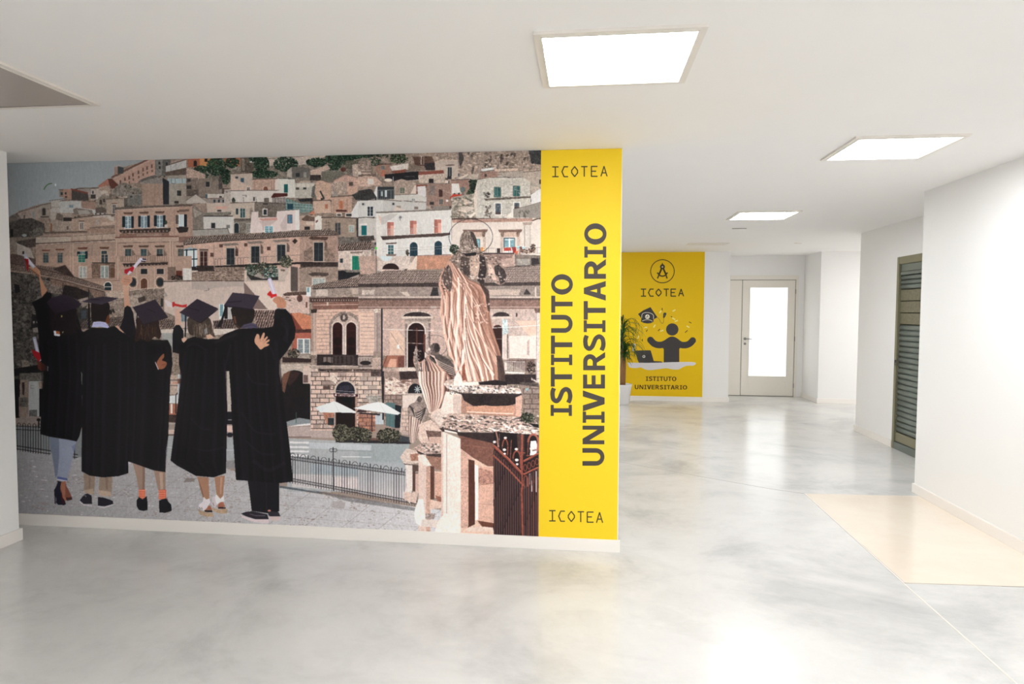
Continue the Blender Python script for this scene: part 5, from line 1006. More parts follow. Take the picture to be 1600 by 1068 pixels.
    P((208, 178, 164), '505,440 600,400 700,480 700,600 560,640 500,560', .2); P((110, 84, 76), '560,490 700,500 700,590 590,585', .35); P((196, 160, 144), '590,545 700,545 700,600 590,590', .15); P((176, 148, 136), '450,640 540,590 700,615 700,680 560,690 470,665', .45); c.speck(530, 600, 700, 680, [(60, 50, 48), (220, 204, 196)], 60, 14, 6); P((74, 58, 56), '480,655 560,688 700,684 700,715 560,715 500,680', .25)
    R((206, 180, 168), 500, 690, 566, 1400, .1); P((222, 202, 192), '496,700 540,690 620,780 566,790 500,740', .08); P((150, 108, 92), '560,700 706,715 706,830 640,810 600,770', .25); R((100, 64, 54), 600, 790, 632, 1065, .15); R((190, 148, 130), 566, 790, 600, 1330, .2); R((200, 154, 134), 634, 830, 706, 1050, .15); L((214, 190, 176), 7, '636,835 700,845'); P((150, 92, 76), '640,1030 706,1050 706,1100 660,1080', .2); P((210, 176, 160), '600,1065 710,1090 720,1130 590,1150', .15)
    P((228, 212, 204), '470,1150 500,1060 540,1060 560,1230 520,1290 480,1260 465,1200', .08); P((150, 130, 122), '560,1180 640,1180 630,1230 560,1230', .5); P((206, 190, 182), '530,1230 700,1240 700,1300 520,1290', .1)
    # big pedestal
    P((206, 178, 164), '690,500 715,500 715,1400 690,1300', .1); P((220, 202, 192), '706,500 852,560 852,1450 706,1400', .08); L((170, 146, 136), 4, '736,520 736,1400'); P((226, 208, 198), '640,1330 660,1250 720,1180 852,1200 852,1460 650,1440', .06)
    P((214, 178, 158), '852,560 1130,560 1130,1450 852,1450', .14); P((126, 82, 70), '820,515 1130,515 1130,790 1080,790 952,716 852,640 850,560', .2); L((96, 60, 52), 4, '860,560 1128,566'); L((150, 100, 84), 4, '850,610 1130,640')
    P((200, 156, 138), '852,640 900,680 952,716 918,760 918,1300 852,1300', .2); P((92, 54, 44), '916,730 968,742 972,1270 910,1300 918,1280', .15); P((230, 214, 206), '968,775 1000,785 1004,1230 976,1235', .06); P((206, 158, 138), '1000,790 1128,800 1128,1290 1000,1270', .14); P((176, 124, 108), '1000,800 1118,830 1122,930 1060,945 1000,930', .4); L((150, 100, 84), 4, '1000,945 1128,930'); L((170, 120, 104), 3, '1000,1100 1128,1110'); L((170, 120, 104), 3, '852,880 915,884'); L((170, 120, 104), 3, '852,1000 915,1004'); P((112, 66, 52), '990,1240 1128,1262 1128,1300 1040,1300', .15); P((214, 186, 172), '916,1300 1040,1290 1130,1300 1130,1330 900,1330', .1); P((96, 48, 40), '1118,1280 1145,1300 1150,1340 1130,1340', .2)
    # ledges
    P((190, 160, 146), '580,365 640,345 705,305 760,250 800,330 850,350 1350,378 1500,455 1502,525 1320,515 1100,505 900,505 720,492 670,470', .25)
    P((206, 184, 172), '600,365 700,310 760,340 720,400 680,460', .2); c.speck(700, 370, 1500, 500, [(52, 44, 44), (92, 78, 72), (226, 214, 206), (240, 230, 224), (110, 92, 84), (60, 50, 50)], 380, 18, 7)
    c.speck(1100, 455, 1500, 520, [(232, 220, 212), (244, 236, 230), (120, 100, 92)], 120, 20, 7); P((66, 50, 48), '670,470 760,480 830,492 820,512 700,500', .2); P((228, 210, 200), '715,482 815,505 830,520 720,500', .05)
    P((48, 40, 42), '820,505 1130,510 1502,530 1502,600 1130,600 830,530', .3, al=.85)
    P((222, 200, 188), '728,165 862,190 852,345 690,355 690,300', .1); P((198, 174, 162), '790,190 862,195 852,345 790,340', .12)
    P((168, 124, 106), '858,185 1372,178 1350,380 1040,365 852,345', .2); P((52, 42, 42), '858,185 1372,180 1330,290 1310,270 1180,300 1060,280 960,290 880,240', .35); P((196, 140, 114), '900,290 1310,285 1300,365 900,345', .15); L((224, 200, 186), 8, '905,335 1100,345 1290,352'); P((206, 160, 140), '1310,215 1372,190 1355,378 1310,370', .15); L((206, 184, 172), 6, '858,190 852,345')
    P((182, 156, 144), '704,100 740,70 820,60 1000,78 1110,88 1380,150 1376,182 1320,188 1000,178 870,170 760,150', .3); P((206, 188, 178), '704,98 830,110 1370,160 1376,178 1300,185 1010,172 860,165 750,150', .3); c.speck(740, 120, 1372, 185, [(236, 226, 220), (60, 50, 50), (244, 236, 232), (96, 82, 78)], 150, 14, 8); P((60, 48, 48), '760,152 860,182 1370,186 1365,198 870,196', .3)
    P((140, 118, 108), '1345,100 1502,90 1502,350 1380,330', .25); c.bricks((1376, 60, 1502, 340), (84, 66, 62), 70, 42, 5); P((130, 160, 162), '1390,140 1420,138 1418,160 1395,162', .2); P((84, 72, 68), '1340,85 1502,100 1502,130 1350,110', .4)
    c.fol(1405, 385, 58, 42, (48, 52, 42), 70, (104, 112, 84)); P((34, 30, 34), '1420,430 1502,440 1502,470 1460,460', .1)
    # ---- big statue
    c.at(560, 400)
    B((156, 128, 116), '1040,0 1085,10 1120,-10 1150,30 1200,75 1235,150 1225,215 1180,240 1130,215 1090,165 1060,100', .35)
    P((70, 60, 58), '1130,90 1165,70 1215,110 1234,160 1222,215 1180,238 1170,180 1140,150', .45); P((206, 176, 160), '1062,60 1100,70 1130,120 1150,200 1120,200 1090,150', .2); c.speck(1060, 10, 1220, 220, [(90, 76, 72), (220, 200, 188), (60, 52, 50)], 46, 12, 8)
    P((134, 114, 104), '752,35 790,0 850,-70 1010,-70 1060,20 1085,100 1045,240 930,200 850,130', .4)
    P((176, 148, 132), '930,0 990,-20 1010,60 1000,190 940,195 930,100', .3); P((60, 50, 50), '1010,-10 1052,10 1070,110 1044,240 990,205 1010,100', .35); P((84, 70, 66), '860,0 925,20 930,180 880,150 850,80', .4); c.speck(770, -30, 1050, 200, [(60, 50, 48), (200, 176, 160), (90, 74, 68), (226, 208, 196)], 110, 12, 9)
    robe = '755,35 715,100 680,170 668,240 690,310 685,400 680,480 700,560 705,640 735,740 755,830 790,870 800,940 815,1000 880,1045 960,1040 1040,1042 1140,1035 1225,1045 1215,930 1190,830 1155,720 1120,610 1095,480 1092,330 1080,285 1030,240 930,200 860,130 800,70'
    P((214, 170, 150), robe, .14)
    P((66, 56, 56), '692,170 720,110 760,70 790,140 785,260 770,310 740,290 700,250', .4); P((112, 84, 76), '668,240 700,290 745,380 770,470 735,400 690,320', .3); c.speck(675, 120, 790, 300, [(200, 180, 168), (40, 34, 36), (150, 130, 120)], 46, 9, 10)
    c.drape(robe, '755,35 712,100 678,170 666,240 686,310 682,480 705,640 735,740 755,830 800,940 830,1045', '792,35 804,70 862,130 935,200 1034,240 1082,285 1094,330 1097,480 1120,610 1155,720 1190,830 1215,930 1228,1045',
            [(138, 94, 78), (178, 128, 108), (206, 158, 138), (224, 186, 168), (234, 206, 192)], 8, 11, wob=.02,
            shade=lambda u, v: np.where(u > .74, 1 - (u - .74) * 2.6, 1.0) * (.72 + .36 * np.clip(v * 1.6, 0, 1)))
    P((150, 102, 84), '945,235 1030,290 1062,380 1080,520 1120,640 1160,760 1120,740 1050,600 1000,480 960,350', .25, al=.55)
    LTc, MDc, DKc = (240, 218, 206), (170, 118, 98), (112, 72, 62)
    def f(col, w, pts, w2=None): S(col, w * .62, pts, al=.8, w2=None if w2 is None else w2 * .62)
    f(DKc, 9, '742,300 765,380 755,480 742,600 740,700', 7); f(LTc, 14, '715,330 722,440 712,560 720,650', 12); f(MDc, 8, '700,320 705,420 695,500'); f(LTc, 16, '775,440 765,560 752,700 765,800', 14); f(DKc, 9, '800,300 790,420 800,520 785,660 790,820', 8)
    f(LTc, 26, '832,180 838,300 825,420 830,540 815,680 812,820 820,950', 28); f(MDc, 9, '812,260 800,360 812,460'); f(DKc, 12, '862,190 870,300 858,420 868,520 862,650 860,780 848,930', 9); f(LTc, 26, '890,300 888,420 886,560 890,700 880,800 860,950', 24); f((190, 130, 108), 10, '845,480 850,640 842,800 835,930')
    f(DKc, 10, '790,60 850,160 880,250 900,340 950,450 1020,570 1080,700 1140,820 1190,900', 9); f(LTc, 14, '830,100 890,200 930,290 985,390 1040,520 1075,560', 8); f(DKc, 8, '860,140 930,240 990,340 1050,480')
    f(LTc, 24, '905,420 930,500 975,590 1040,700 1100,800 1150,900', 20); f(MDc, 11, '905,380 925,480 985,600 1060,730 1120,840 1170,930'); f(LTc, 22, '900,480 925,600 975,720 1030,830 1080,930 1120,1000', 22); f(DKc, 10, '895,400 905,520 930,640 980,760 1035,870 1090,960'); f(LTc, 20, '895,600 915,720 950,820 1000,920 1040,1020', 20); f(DKc, 10, '890,520 905,700 925,800 965,900 1010,1020'); f(LTc, 22, '890,740 905,860 930,950 945,1030', 22); f(DKc, 10, '886,700 915,880 948,1030'); f(LTc, 16, '1000,760 1060,880 1130,990', 16); f(MDc, 9, '960,700 1030,830 1120,960')
    f((196, 140, 116), 14, '1040,330 1070,430 1085,560 1130,680 1180,800', 8); f(LTc, 14, '870,780 862,880 830,980 815,1030', 10)
    P((70, 58, 57), '692,175 718,112 752,70 782,130 782,240 768,300 742,280 712,235', .4, al=.8); c.speck(675, 90, 790, 300, [(200, 180, 168), (40, 34, 36), (150, 130, 120), (90, 74, 70)], 60, 9, 10)
    P((66, 52, 50), '1000,205 1040,240 1088,290 1094,400 1096,470 1075,440 1060,330 1030,270', .35, al=.85); P((62, 50, 48), '1150,830 1195,830 1215,940 1225,1045 1165,1040 1160,940', .4, al=.8)
    S((150, 100, 84), 5, '790,50 850,150 905,250 960,340 1040,470 1110,620 1170,760', al=.7); S((240, 218, 206), 5, '780,60 842,165 892,265 950,365 1030,500', al=.7)
    P((150, 84, 64), '865,920 885,880 895,1030 860,1040', .2); E((110, 72, 60), 858, 1008, 15, 13)
    c.speck(960, 380, 1090, 560, [(232, 204, 188), (120, 84, 74)], 46, 8, 7)
    P((232, 210, 198), '800,1010 830,960 860,1000 870,1050 1000,1045 1000,1075 790,1080', .1); P((44, 36, 38), '1000,1050 1140,1030 1230,1045 1240,1075 1010,1072', .3)
    c.blur(684, 400, 792, 600, .5, 1)
    # head
    c.at(560, 220)
    B((134, 116, 106), '850,810 872,765 915,748 955,760 980,810 992,860 1008,905 985,930 940,945 890,945 855,925 845,880', .55)
    P((70, 60, 58), '930,752 960,765 985,820 995,880 975,900 960,840 940,800', .3)
    for i in range(26):
        x = 862 + 110 * r.rand(); y = 765 + 100 * r.rand(); L([(60, 52, 50), (190, 170, 158), (96, 80, 74), (80, 66, 62)][i % 4], 4, [(x, y), (x + 3, y + 24)])
    c.speck(855, 880, 1000, 935, [(200, 182, 170), (110, 94, 88), (226, 210, 200)], 36, 9, 7); P((40, 34, 36), '868,932 900,940 960,930 985,930 980,955 900,962', .2)
    c.ring((52, 48, 52), 937, 800, 182, 148, 4, 0, 360, 60)
    # ---------------- rusty gate
    c.at(560, 580)
    P((42, 32, 34), '1128,500 1502,530 1502,1480 1140,1470', .2); P((84, 58, 54), '1320,520 1380,520 1380,700 1330,680', .3); P((100, 56, 48), '1370,960 1502,880 1502,900 1380,980', .2)
    P((226, 226, 232), '1434,580 1480,575 1495,640 1480,690 1430,700', .05); P((206, 200, 200), '1425,850 1440,845 1450,1000 1430,1000'); P((206, 200, 200), '1478,830 1492,830 1490,1010 1478,1000')
    RU, RD, RL = (150, 74, 58), (92, 46, 42), (186, 102, 80)
    c.at(760, 660, 1 / 10.667)
    for i in range(20):
        x = 130 + i * 38; k = 455 + 0.95 * (x - 120) if x < 620 else 900 - .55 * (x - 620)
        L((84, 56, 56), 15, [(x, k), (x + 8, 1950)]); L((150, 118, 112), 5, [(x + 10, k), (x + 18, 1950)], al=.7); L((40, 28, 32), 6, [(x - 12, k), (x - 4, 1950)])
    for x in (700, 780, 850): L((120, 64, 54), 16, [(x, 900), (x, 1900)])
    L(RU, 40, '120,380 360,600 600,850', n=.2); L(RL, 12, '130,372 370,592 604,838'); L(RD, 8, '115,410 350,635 590,880')
    L(RU, 26, '115,545 360,770 610,1040', n=.2); L(RL, 7, '122,536 366,762 612,1030')
    for i in range(9):
        x = 150 + i * 50; y = 500 + i * 47; E(RD, x + 8, y - 8, 16, 26); E((60, 36, 36), x + 10, y - 6, 9, 18)
    L(RU, 34, '620,640 740,580 860,510', n=.2); L(RL, 9, '620,628 860,498'); L(RU, 30, '620,860 740,800 862,745', n=.2); L(RL, 8, '620,850 860,736')
    for i in range(4): c.ring(RU, 645 + i * 66, 750 - i * 34, 26, 56, 12, 0, 360, 12)
    c.ring(RU, 655, 960, 32, 80, 14, 180, 360, 12); L(RU, 16, '624,960 624,1060'); L(RU, 16, '688,960 688,1060')
    L(RU, 30, '592,200 590,480 596,1100', n=.2); L(RL, 8, '600,210 600,470'); L(RU, 20, '565,495 640,500'); L(RU, 30, '586,1080 600,1900', n=.2); L(RL, 9, '610,1080 612,1900', al=.7)
    L((176, 120, 100), 22, '160,150 185,250 192,400'); L((176, 150, 146), 7, '218,180 206,430'); L((150, 84, 68), 12, '415,285 398,600')
    c.ring(RU, 312, 400, 45, 125, 20, 185, 350, 16); L(RU, 18, '358,400 350,540'); L((170, 116, 100), 8, '264,360 264,440'); c.ring(RU, 505, 590, 60, 120, 24, 180, 355, 16); L(RU, 22, '566,590 570,760'); L((176, 116, 100), 8, '446,590 446,650')
    c.ring((170, 90, 76), 780, 330, 85, 135, 34, 185, 350, 16); L((170, 90, 76), 30, '862,310 850,480'); L(RU, 14, '700,250 686,560'); L(RU, 14, '665,545 735,550')
    for (x, y, w) in ((136, 320, 28), (316, 252, 27), (300, 450, 30), (500, 440, 29), (505, 620, 32), (790, 155, 30), (306, 515, 22), (512, 690, 24), (770, 430, 50)):
        E((216, 196, 194), x, y, w, w * .75, .15); E((240, 230, 230), x - 4, y - 5, w * .6, w * .4)
    P((120, 96, 92), '760,455 830,440 840,460 770,475', .2)
    c.at(0, 0, 1); L((120, 170, 206), 1.6, '776,835.5 842,838.5', al=.6)
    c.grade(1.15, .76, .03)
    people(c)

def people(c):
    P, R, L, E, S, B = c.P, c.R, c.L, c.E, c.S, c.B
    BK, BK2, CAP, CAPD = (15, 13, 16), (20, 17, 21), (44, 37, 47), (26, 22, 29)
    r = c.rng
    SK = (176, 134, 112)
    # legs, shoes first (crop G/J/K)
    c.at(0, 580)
    P((106, 114, 132), '412,545 500,560 500,700 485,860 465,882 448,760', .06); P((136, 142, 162), '494,560 642,570 612,700 590,800 555,908 474,890 490,740', .06); L((96, 102, 130), 5, '494,590 492,740 480,860', al=.7)
    for i in range(14): L((58, 66, 130), 4, [(482 + i * 6, 874 + i * 1.2), (486 + i * 6, 892 + i)])
    L((196, 200, 226), 5, '478,898 556,912'); P((96, 104, 140), '600,625 640,600 620,680', al=.6)
    P((34, 24, 26), '480,910 552,925 556,950 490,940')
    c.at(0, 700)
    P((150, 96, 76), '500,285 550,270 556,330 545,380 560,430 520,450 508,360', .1); P((120, 72, 60), '548,300 572,340 600,400 605,425 560,430 545,400', .1)
    P((26, 26, 40), '452,350 470,320 488,272 512,280 505,330 520,400 545,440 552,462 540,472 488,468 470,450 472,420 462,380', .1); L((22, 20, 28), 8, '460,360 464,460'); P((70, 22, 26), '515,350 530,440 545,455 525,460 512,420'); P((60, 36, 34), '550,410 600,405 606,425 560,436')
    P((136, 118, 104), '700,205 795,235 790,330 785,385 740,360 700,350 706,300', .1); P((160, 140, 122), '706,345 780,335 786,385 710,370', .1); P((110, 92, 82), '740,240 760,240 756,330 745,340', al=.6)
    P((140, 122, 108), '832,235 940,235 935,330 930,395 870,390 826,350', .1); P((172, 150, 132), '815,345 925,360 932,400 840,395', .1); P((112, 92, 82), '880,240 905,240 900,340 885,345', al=.6)
    P((34, 30, 40), '668,432 700,388 730,375 766,392 770,462 700,462', .1); L((200, 196, 200), 7, '668,442 700,470 768,476'); L((190, 180, 180), 3, '692,392 720,395 718,405')
    P((32, 28, 38), '818,405 860,408 915,425 944,438 946,462 880,480 820,478', .1); L((200, 196, 200), 7, '818,482 870,492 944,468')
    P((148, 122, 108), '1108,120 1212,155 1208,340 1158,345 1140,240', .06); P((110, 86, 76), '1190,150 1212,155 1208,340 1190,340', al=.6); P((150, 124, 110), '1284,180 1382,185 1380,345 1322,350 1300,260', .06); P((196, 170, 152), '1330,200 1360,200 1362,340 1340,345', al=.6)
    for (x0, x1, y0) in ((1160, 1212, 340), (1324, 1386, 345)):
        R((196, 84, 58), x0, y0, x1, y0 + 78, .1)
        for i in range(4):
            for j in range(4): c.ring((234, 176, 150), x0 + 8 + i * 14, y0 + 10 + j * 19, 5, 6, 2.5, 0, 360, 6)
    P((20, 20, 24), '1140,432 1162,405 1190,425 1225,398 1232,450 1232,512 1200,520 1160,512 1142,480', .1); P((20, 20, 24), '1328,435 1350,425 1388,415 1402,440 1430,470 1432,520 1380,536 1330,532', .1); L((60, 50, 40), 3, '1150,405 1175,425'); L((60, 50, 40), 3, '1392,410 1405,440')
    c.at(280, 700)
    P((158, 118, 96), '150,235 246,240 250,330 256,430 205,420 180,330', .06); P((112, 78, 64), '160,250 190,330 210,415 200,415 172,320', al=.6); P((156, 116, 94), '296,240 382,225 372,330 368,395 345,420 312,380 304,310', .06); P((200, 166, 146), '345,240 362,240 352,380 340,380', al=.5)
    P((172, 146, 120), '162,512 240,535 286,535 284,568 235,570 170,548', .2); P((172, 146, 120), '270,490 330,508 402,500 400,540 340,542 285,520', .2); P((40, 28, 26), '205,515 276,515 276,532 220,528'); P((40, 28, 26), '322,488 390,490 390,502 330,502')
    P((156, 96, 76), '215,495 240,472 265,480 275,512 210,514', .1); P((156, 96, 76), '325,470 345,445 370,448 386,486 322,490', .1)
    P((214, 206, 210), '205,400 230,425 255,415 262,450 230,500 208,520 166,500 165,470 200,440', .06); P((196, 186, 190), '275,405 320,395 340,415 310,480 300,495 272,470', .08); P((222, 214, 216), '310,380 345,420 372,390 378,440 340,450 318,470 300,420', .06); L((70, 60, 60), 5, '170,490 178,505'); L((70, 60, 60), 5, '188,492 192,508'); L((80, 66, 66), 4, '282,450 292,480')
    P((22, 20, 24), '570,250 835,250 836,520 800,540 740,540 606,520 590,380', .15); L((44, 42, 50), 6, '725,290 730,520', al=.6)
    P((40, 36, 44), '515,542 560,528 610,522 735,548 748,590 640,590 560,565', .1); P((206, 192, 194), '514,545 530,560 620,588 748,590 748,625 700,625 600,605 525,575', .05); L((110, 104, 116), 4, '590,545 640,560 720,560'); P((44, 40, 48), '742,520 830,530 845,565 770,572 745,555', .1); P((196, 178, 176), '748,565 846,565 846,592 810,606 760,596', .05); E((196, 130, 112), 752, 518, 14, 8)
    # gowns
    c.at(0, 400)
    # first graduate
    P(BK, '268,385 350,345 395,300 435,310 430,380 420,430 640,470 690,640 690,1400 664,1500 642,1542 560,1524 412,1502 338,1480 350,1200 366,1000 360,930 335,880 322,790 330,700 318,600 310,520 300,450', .1)
    # left-overs beyond right edge of first gown: light slits
    P((150, 156, 150), '678,960 690,980 692,1090 682,1060'); P((150, 160, 160), '684,1150 692,1170 690,1260 684,1240'); P((140, 146, 144), '394,910 408,920 404,960 396,955')
    P((178, 132, 106), '240,92 268,80 300,88 335,120 345,180 372,240 398,285 350,345 340,250 328,178 300,150 270,130', .06); P((120, 82, 66), '240,92 262,118 300,150 328,178 330,160 290,128'); L((196, 150, 124), 5, '285,70 320,110 340,160', al=.7)
    P((176, 176, 186), '196,-16 222,-20 245,20 300,86 280,104 235,60 210,30', .03); P((206, 206, 216), '215,0 240,20 290,82 282,92 232,50'); P((156, 30, 36), '214,22 240,24 242,48 238,130 228,118 222,70'); P((120, 24, 32), '205,18 215,40 228,60 230,40')
    B((24, 17, 19), '430,440 560,420 640,440 636,520 655,590 690,640 640,668 560,650 480,660 425,600 420,520', .2); S((56, 32, 28), 6, '640,470 640,560 690,640', al=.6); S((50, 30, 26), 5, '470,480 440,560 450,640', al=.5)
    P(CAP, '392,385 430,348 520,322 590,330 684,398 655,428 560,455 462,482 425,430', .08, g=(36, 28, 38)); E((28, 24, 36), 520, 400, 8, 5)
    P((206, 208, 214), '450,622 470,620 472,648 505,650 502,668 455,662'); P((150, 84, 44), '470,624 500,626 502,650 472,648', .2); P((170, 160, 90), '512,492 522,492 522,510 512,510'); P((140, 140, 120), '520,630 535,625 525,645')
    P((154, 150, 170), '274,675 302,670 348,870 322,882 300,800', .03); P((190, 188, 204), '280,690 298,685 330,820 318,830'); P((150, 24, 34), '268,775 300,790 335,805 345,850 322,890 308,850 290,840 272,800', .1); P((90, 46, 34), '312,875 345,880 385,910 390,950 345,955 320,935', .2)
    # second graduate
    P(BK, '640,600 700,632 760,596 905,596 960,580 1050,650 1130,640 1180,690 1400,700 1430,760 1440,900 1422,1010 1404,1500 1384,1620 1380,1797 1280,1782 1120,1725 1070,1708 1072,1806 990,1831 860,1841 750,1826 682,1790 688,1200 690,900 640,720', .1)
    P((190, 152, 130), '960,582 985,580 1042,630 1030,640 1000,620', .05)
    B((24, 17, 16), '768,392 840,384 908,390 918,450 914,500 902,560 860,575 800,572 772,545 762,480', .2); P((96, 50, 30), '895,500 916,480 914,560 895,565 880,545', .1); P((84, 46, 30), '800,540 890,545 885,560 800,560', .2, al=.7)
    P((176, 178, 214), '765,592 782,548 830,543 885,552 912,590 900,600 850,590', .04); L((130, 130, 160), 4, '790,566 850,558 895,580', al=.7)
    P(CAP, '682,380 760,352 862,336 990,350 940,372 850,404 780,394', .08, g=(58, 50, 64)); L((24, 20, 30), 5, '755,364 835,362'); L((24, 20, 26), 5, '770,392 760,410')
    # third graduate + arms
    P((20, 17, 22), '1000,600 1030,520 1040,430 1062,412 1090,425 1112,470 1125,560 1140,640 1080,680', .15)
    P((196, 162, 142), '1030,240 1078,238 1076,320 1090,425 1064,412 1040,430 1034,330', .05, g=(186, 140, 118)); B((188, 142, 120), '1018,190 1042,158 1075,160 1098,170 1106,200 1095,225 1060,246 1024,236 1014,212', .06); L((130, 90, 74), 4, '1035,190 1085,200'); L((140, 98, 80), 3, '1036,210 1085,216')
    P((206, 200, 214), '1170,12 1222,22 1218,46 1172,52 1100,135 1072,160 1060,148', .03); P((36, 32, 44), '1190,18 1222,24 1218,34 1190,30'); P((36, 32, 44), '1180,38 1218,42 1216,50 1178,48'); P((170, 30, 42), '1040,112 1075,104 1112,84 1122,100 1105,135 1080,118 1060,150 1040,142', .1)
    B((40, 27, 23), '1140,520 1230,500 1320,530 1330,590 1346,650 1328,690 1290,672 1240,712 1180,690 1128,716 1132,640 1140,580', .25)
    for i in range(34):
        t = r.rand(); x = 1140 + 185 * t; y1 = 640 + 60 * r.rand(); S([(26, 16, 15), (84, 58, 46), (52, 34, 28), (128, 94, 74)][i % 4] if y1 > 660 or i % 3 else (34, 22, 20), 3, [(x, 560 + 50 * r.rand()), (x + 8 - 16 * r.rand(), 620), (x - 8 + 20 * (r.rand() - .3), y1)], al=.7)
    P(CAP, '1108,425 1200,395 1296,360 1402,506 1300,540 1195,567', .07); L(CAPD, 6, '1225,440 1300,470', al=.7); L((26, 22, 30), 10, '1146,482 1143,570'); P((30, 26, 34), '1195,567 1300,540 1402,506 1398,514 1200,574')
    # fourth graduate's raised arm
    P((206, 196, 196), '1374,372 1400,370 1450,398 1440,432 1400,420', .03); P((182, 46, 44), '1436,384 1455,380 1462,395 1520,408 1560,400 1556,428 1510,425 1460,415 1440,428', .1); P((198, 164, 148), '1460,440 1510,436 1516,580 1460,585', .05)
    P(BK2, '1440,650 1450,600 1470,572 1500,575 1530,620 1530,820 1440,800', .15)
    P((196, 160, 142), '1516,690 1540,676 1560,690 1540,722 1520,710', .05)
    c.at(280, 400)
    P((196, 160, 142), '20,690 45,674 60,690 40,722', .05)
    P(BK, '0,760 40,720 70,690 130,668 220,690 330,690 380,650 440,626 500,605 600,600 700,600 785,588 800,450 832,428 890,442 940,500 972,600 965,680 900,790 835,870 835,980 870,1180 900,1410 930,1660 949,1876 830,1890 475,1862 460,1500 430,1160 405,960 388,1010 402,1360 391,1805 290,1841 140,1828 -20,1740 -70,1700 -5,1200 20,1000 0,900', .1)
    P(BK, '-60,1700 20,1100 20,960 120,900 400,960 402,1360 391,1805 290,1841 140,1828', .1); P(BK, '415,960 830,960 870,1180 900,1410 930,1660 949,1876 830,1890 475,1862 450,1500', .12)
    P((178, 168, 158), '388,955 418,958 438,1235 400,1235', .1)
    GC = [(8, 6, 9), (14, 12, 15), (19, 16, 21), (30, 26, 33)]
    c.drape('415,700 830,700 870,1180 900,1410 930,1660 949,1876 830,1890 475,1862 460,1500 430,1160', '400,600 430,1160 475,1870', '860,600 870,1180 950,1880', GC, 5, 21, .5, .02)
    c.drape('20,800 330,760 400,900 402,1360 391,1805 290,1841 140,1828 -20,1740 -70,1700 -5,1200', '60,700 20,1000 -5,1200 -70,1700 140,1830', '380,700 402,1360 391,1830', GC, 5, 25, .5, .02)
    c.at(0, 400); c.drape('690,760 1000,700 1400,760 1422,1010 1404,1500 1380,1797 1280,1782 1120,1725 1072,1708 1072,1806 860,1841 682,1790', '700,640 688,1200 682,1840', '1400,640 1422,1010 1380,1840', GC, 9, 29, .45, .02)
    c.drape('345,700 640,640 690,900 690,1400 642,1542 412,1502 338,1480 350,1200', '330,600 366,1000 338,1540', '680,600 690,1000 650,1540', GC, 4, 33, .4, .02); c.at(280, 400)
    c.at(0, 400)
    B((140, 86, 62), '1306,895 1320,862 1352,822 1370,814 1368,846 1352,866 1386,880 1392,900 1370,934 1330,942 1310,925', .1); L((190, 194, 210), 6, '1296,882 1322,944'); L((90, 50, 36), 3, '1350,905 1385,900')
    c.at(280, 400)
    # creases
    for pts in ('380,960 400,860 430,740', '700,700 760,760 800,860', '860,560 900,620 900,720', '560,960 620,1050 740,1070', '520,1300 640,1460 800,1480', '560,1540 680,1640 800,1650', '100,1350 180,1430 260,1440', '60,760 130,730 220,780', '120,1600 240,1620 380,1590'): S((40, 35, 44), 16, pts, al=.35); 
    S((44, 38, 48), 24, '300,720 400,680 480,650', al=.35); S((36, 32, 40), 30, '620,1700 740,1780 880,1720', al=.4); S((38, 34, 42), 30, '870,520 905,600 880,700', al=.35)
    B((64, 52, 46), '78,515 150,500 245,512 272,560 280,620 300,672 250,660 190,684 120,662 82,640 70,570', .25)
    for i in range(40):
        t = r.rand(); x = 84 + 195 * t; S([(36, 28, 26), (136, 118, 104), (92, 76, 66), (176, 160, 144)][i % 4] if t > .15 else (44, 34, 30), 3.5, [(x, 545 + 50 * r.rand()), (x + 10 - 20 * r.rand(), 610), (x + 16 * (r.rand() - .5), 650 + 30 * r.rand())], al=.7)
    P((150, 150, 150), '210,610 235,596 240,640 215,655', .1, al=.7); P((200, 166, 146), '225,660 260,648 296,680 240,694', .05)
    P(CAP, '4,470 75,415 152,356 326,436 255,495 180,550', .07); L(CAPD, 6, '80,430 170,455', al=.8); P((28, 22, 30), '4,472 180,552 326,438 326,446 182,560'); L((22, 18, 24), 11, '56,492 54,670')
    B((30, 24, 22), '440,432 530,425 622,440 628,500 606,556 560,585 510,600 470,575 450,530 438,480', .2); P((96, 60, 46), '452,500 470,500 480,560 465,560', .1); P((60, 40, 34), '470,560 520,600 500,604 475,590')
    P((74, 68, 90), '512,600 540,570 600,555 640,566 662,598 600,602', .05); L((50, 44, 60), 4, '520,596 600,572 655,590')
    P((52, 44, 56), '374,412 446,304 560,314 672,332 612,442 500,425', .07); L(CAPD, 6, '400,385 522,376', al=.9); P((28, 22, 32), '374,412 500,425 612,442 612,452 500,434 380,422'); S((22, 18, 24), 13, '388,425 375,480 352,550', w2=20); P((20, 16, 22), '340,540 362,545 345,592 312,590')
    P((204, 194, 222), '738,194 752,182 770,186 828,372 806,384 775,310', .03); L((236, 230, 244), 6, '756,200 806,350'); P((206, 42, 44), '736,312 762,288 778,318 812,314 816,334 790,340 768,352 760,336 735,324', .1)
    B((190, 134, 108), '782,372 800,342 830,336 862,346 882,366 892,392 886,428 850,436 822,430 812,400', .06); L((140, 92, 72), 3, '835,350 850,380'); L((140, 92, 72), 3, '858,356 870,385'); L((170, 176, 196), 8, '820,436 880,440', al=.5)
    B((200, 152, 126), '630,690 648,650 668,655 676,690 700,640 716,645 708,690 730,668 740,676 722,706 750,692 754,706 730,726 752,732 740,748 712,758 680,778 650,745 632,722', .06)
    for p in ('672,690 682,712', '700,690 700,712', '718,706 710,724'): L((136, 92, 74), 3, p)

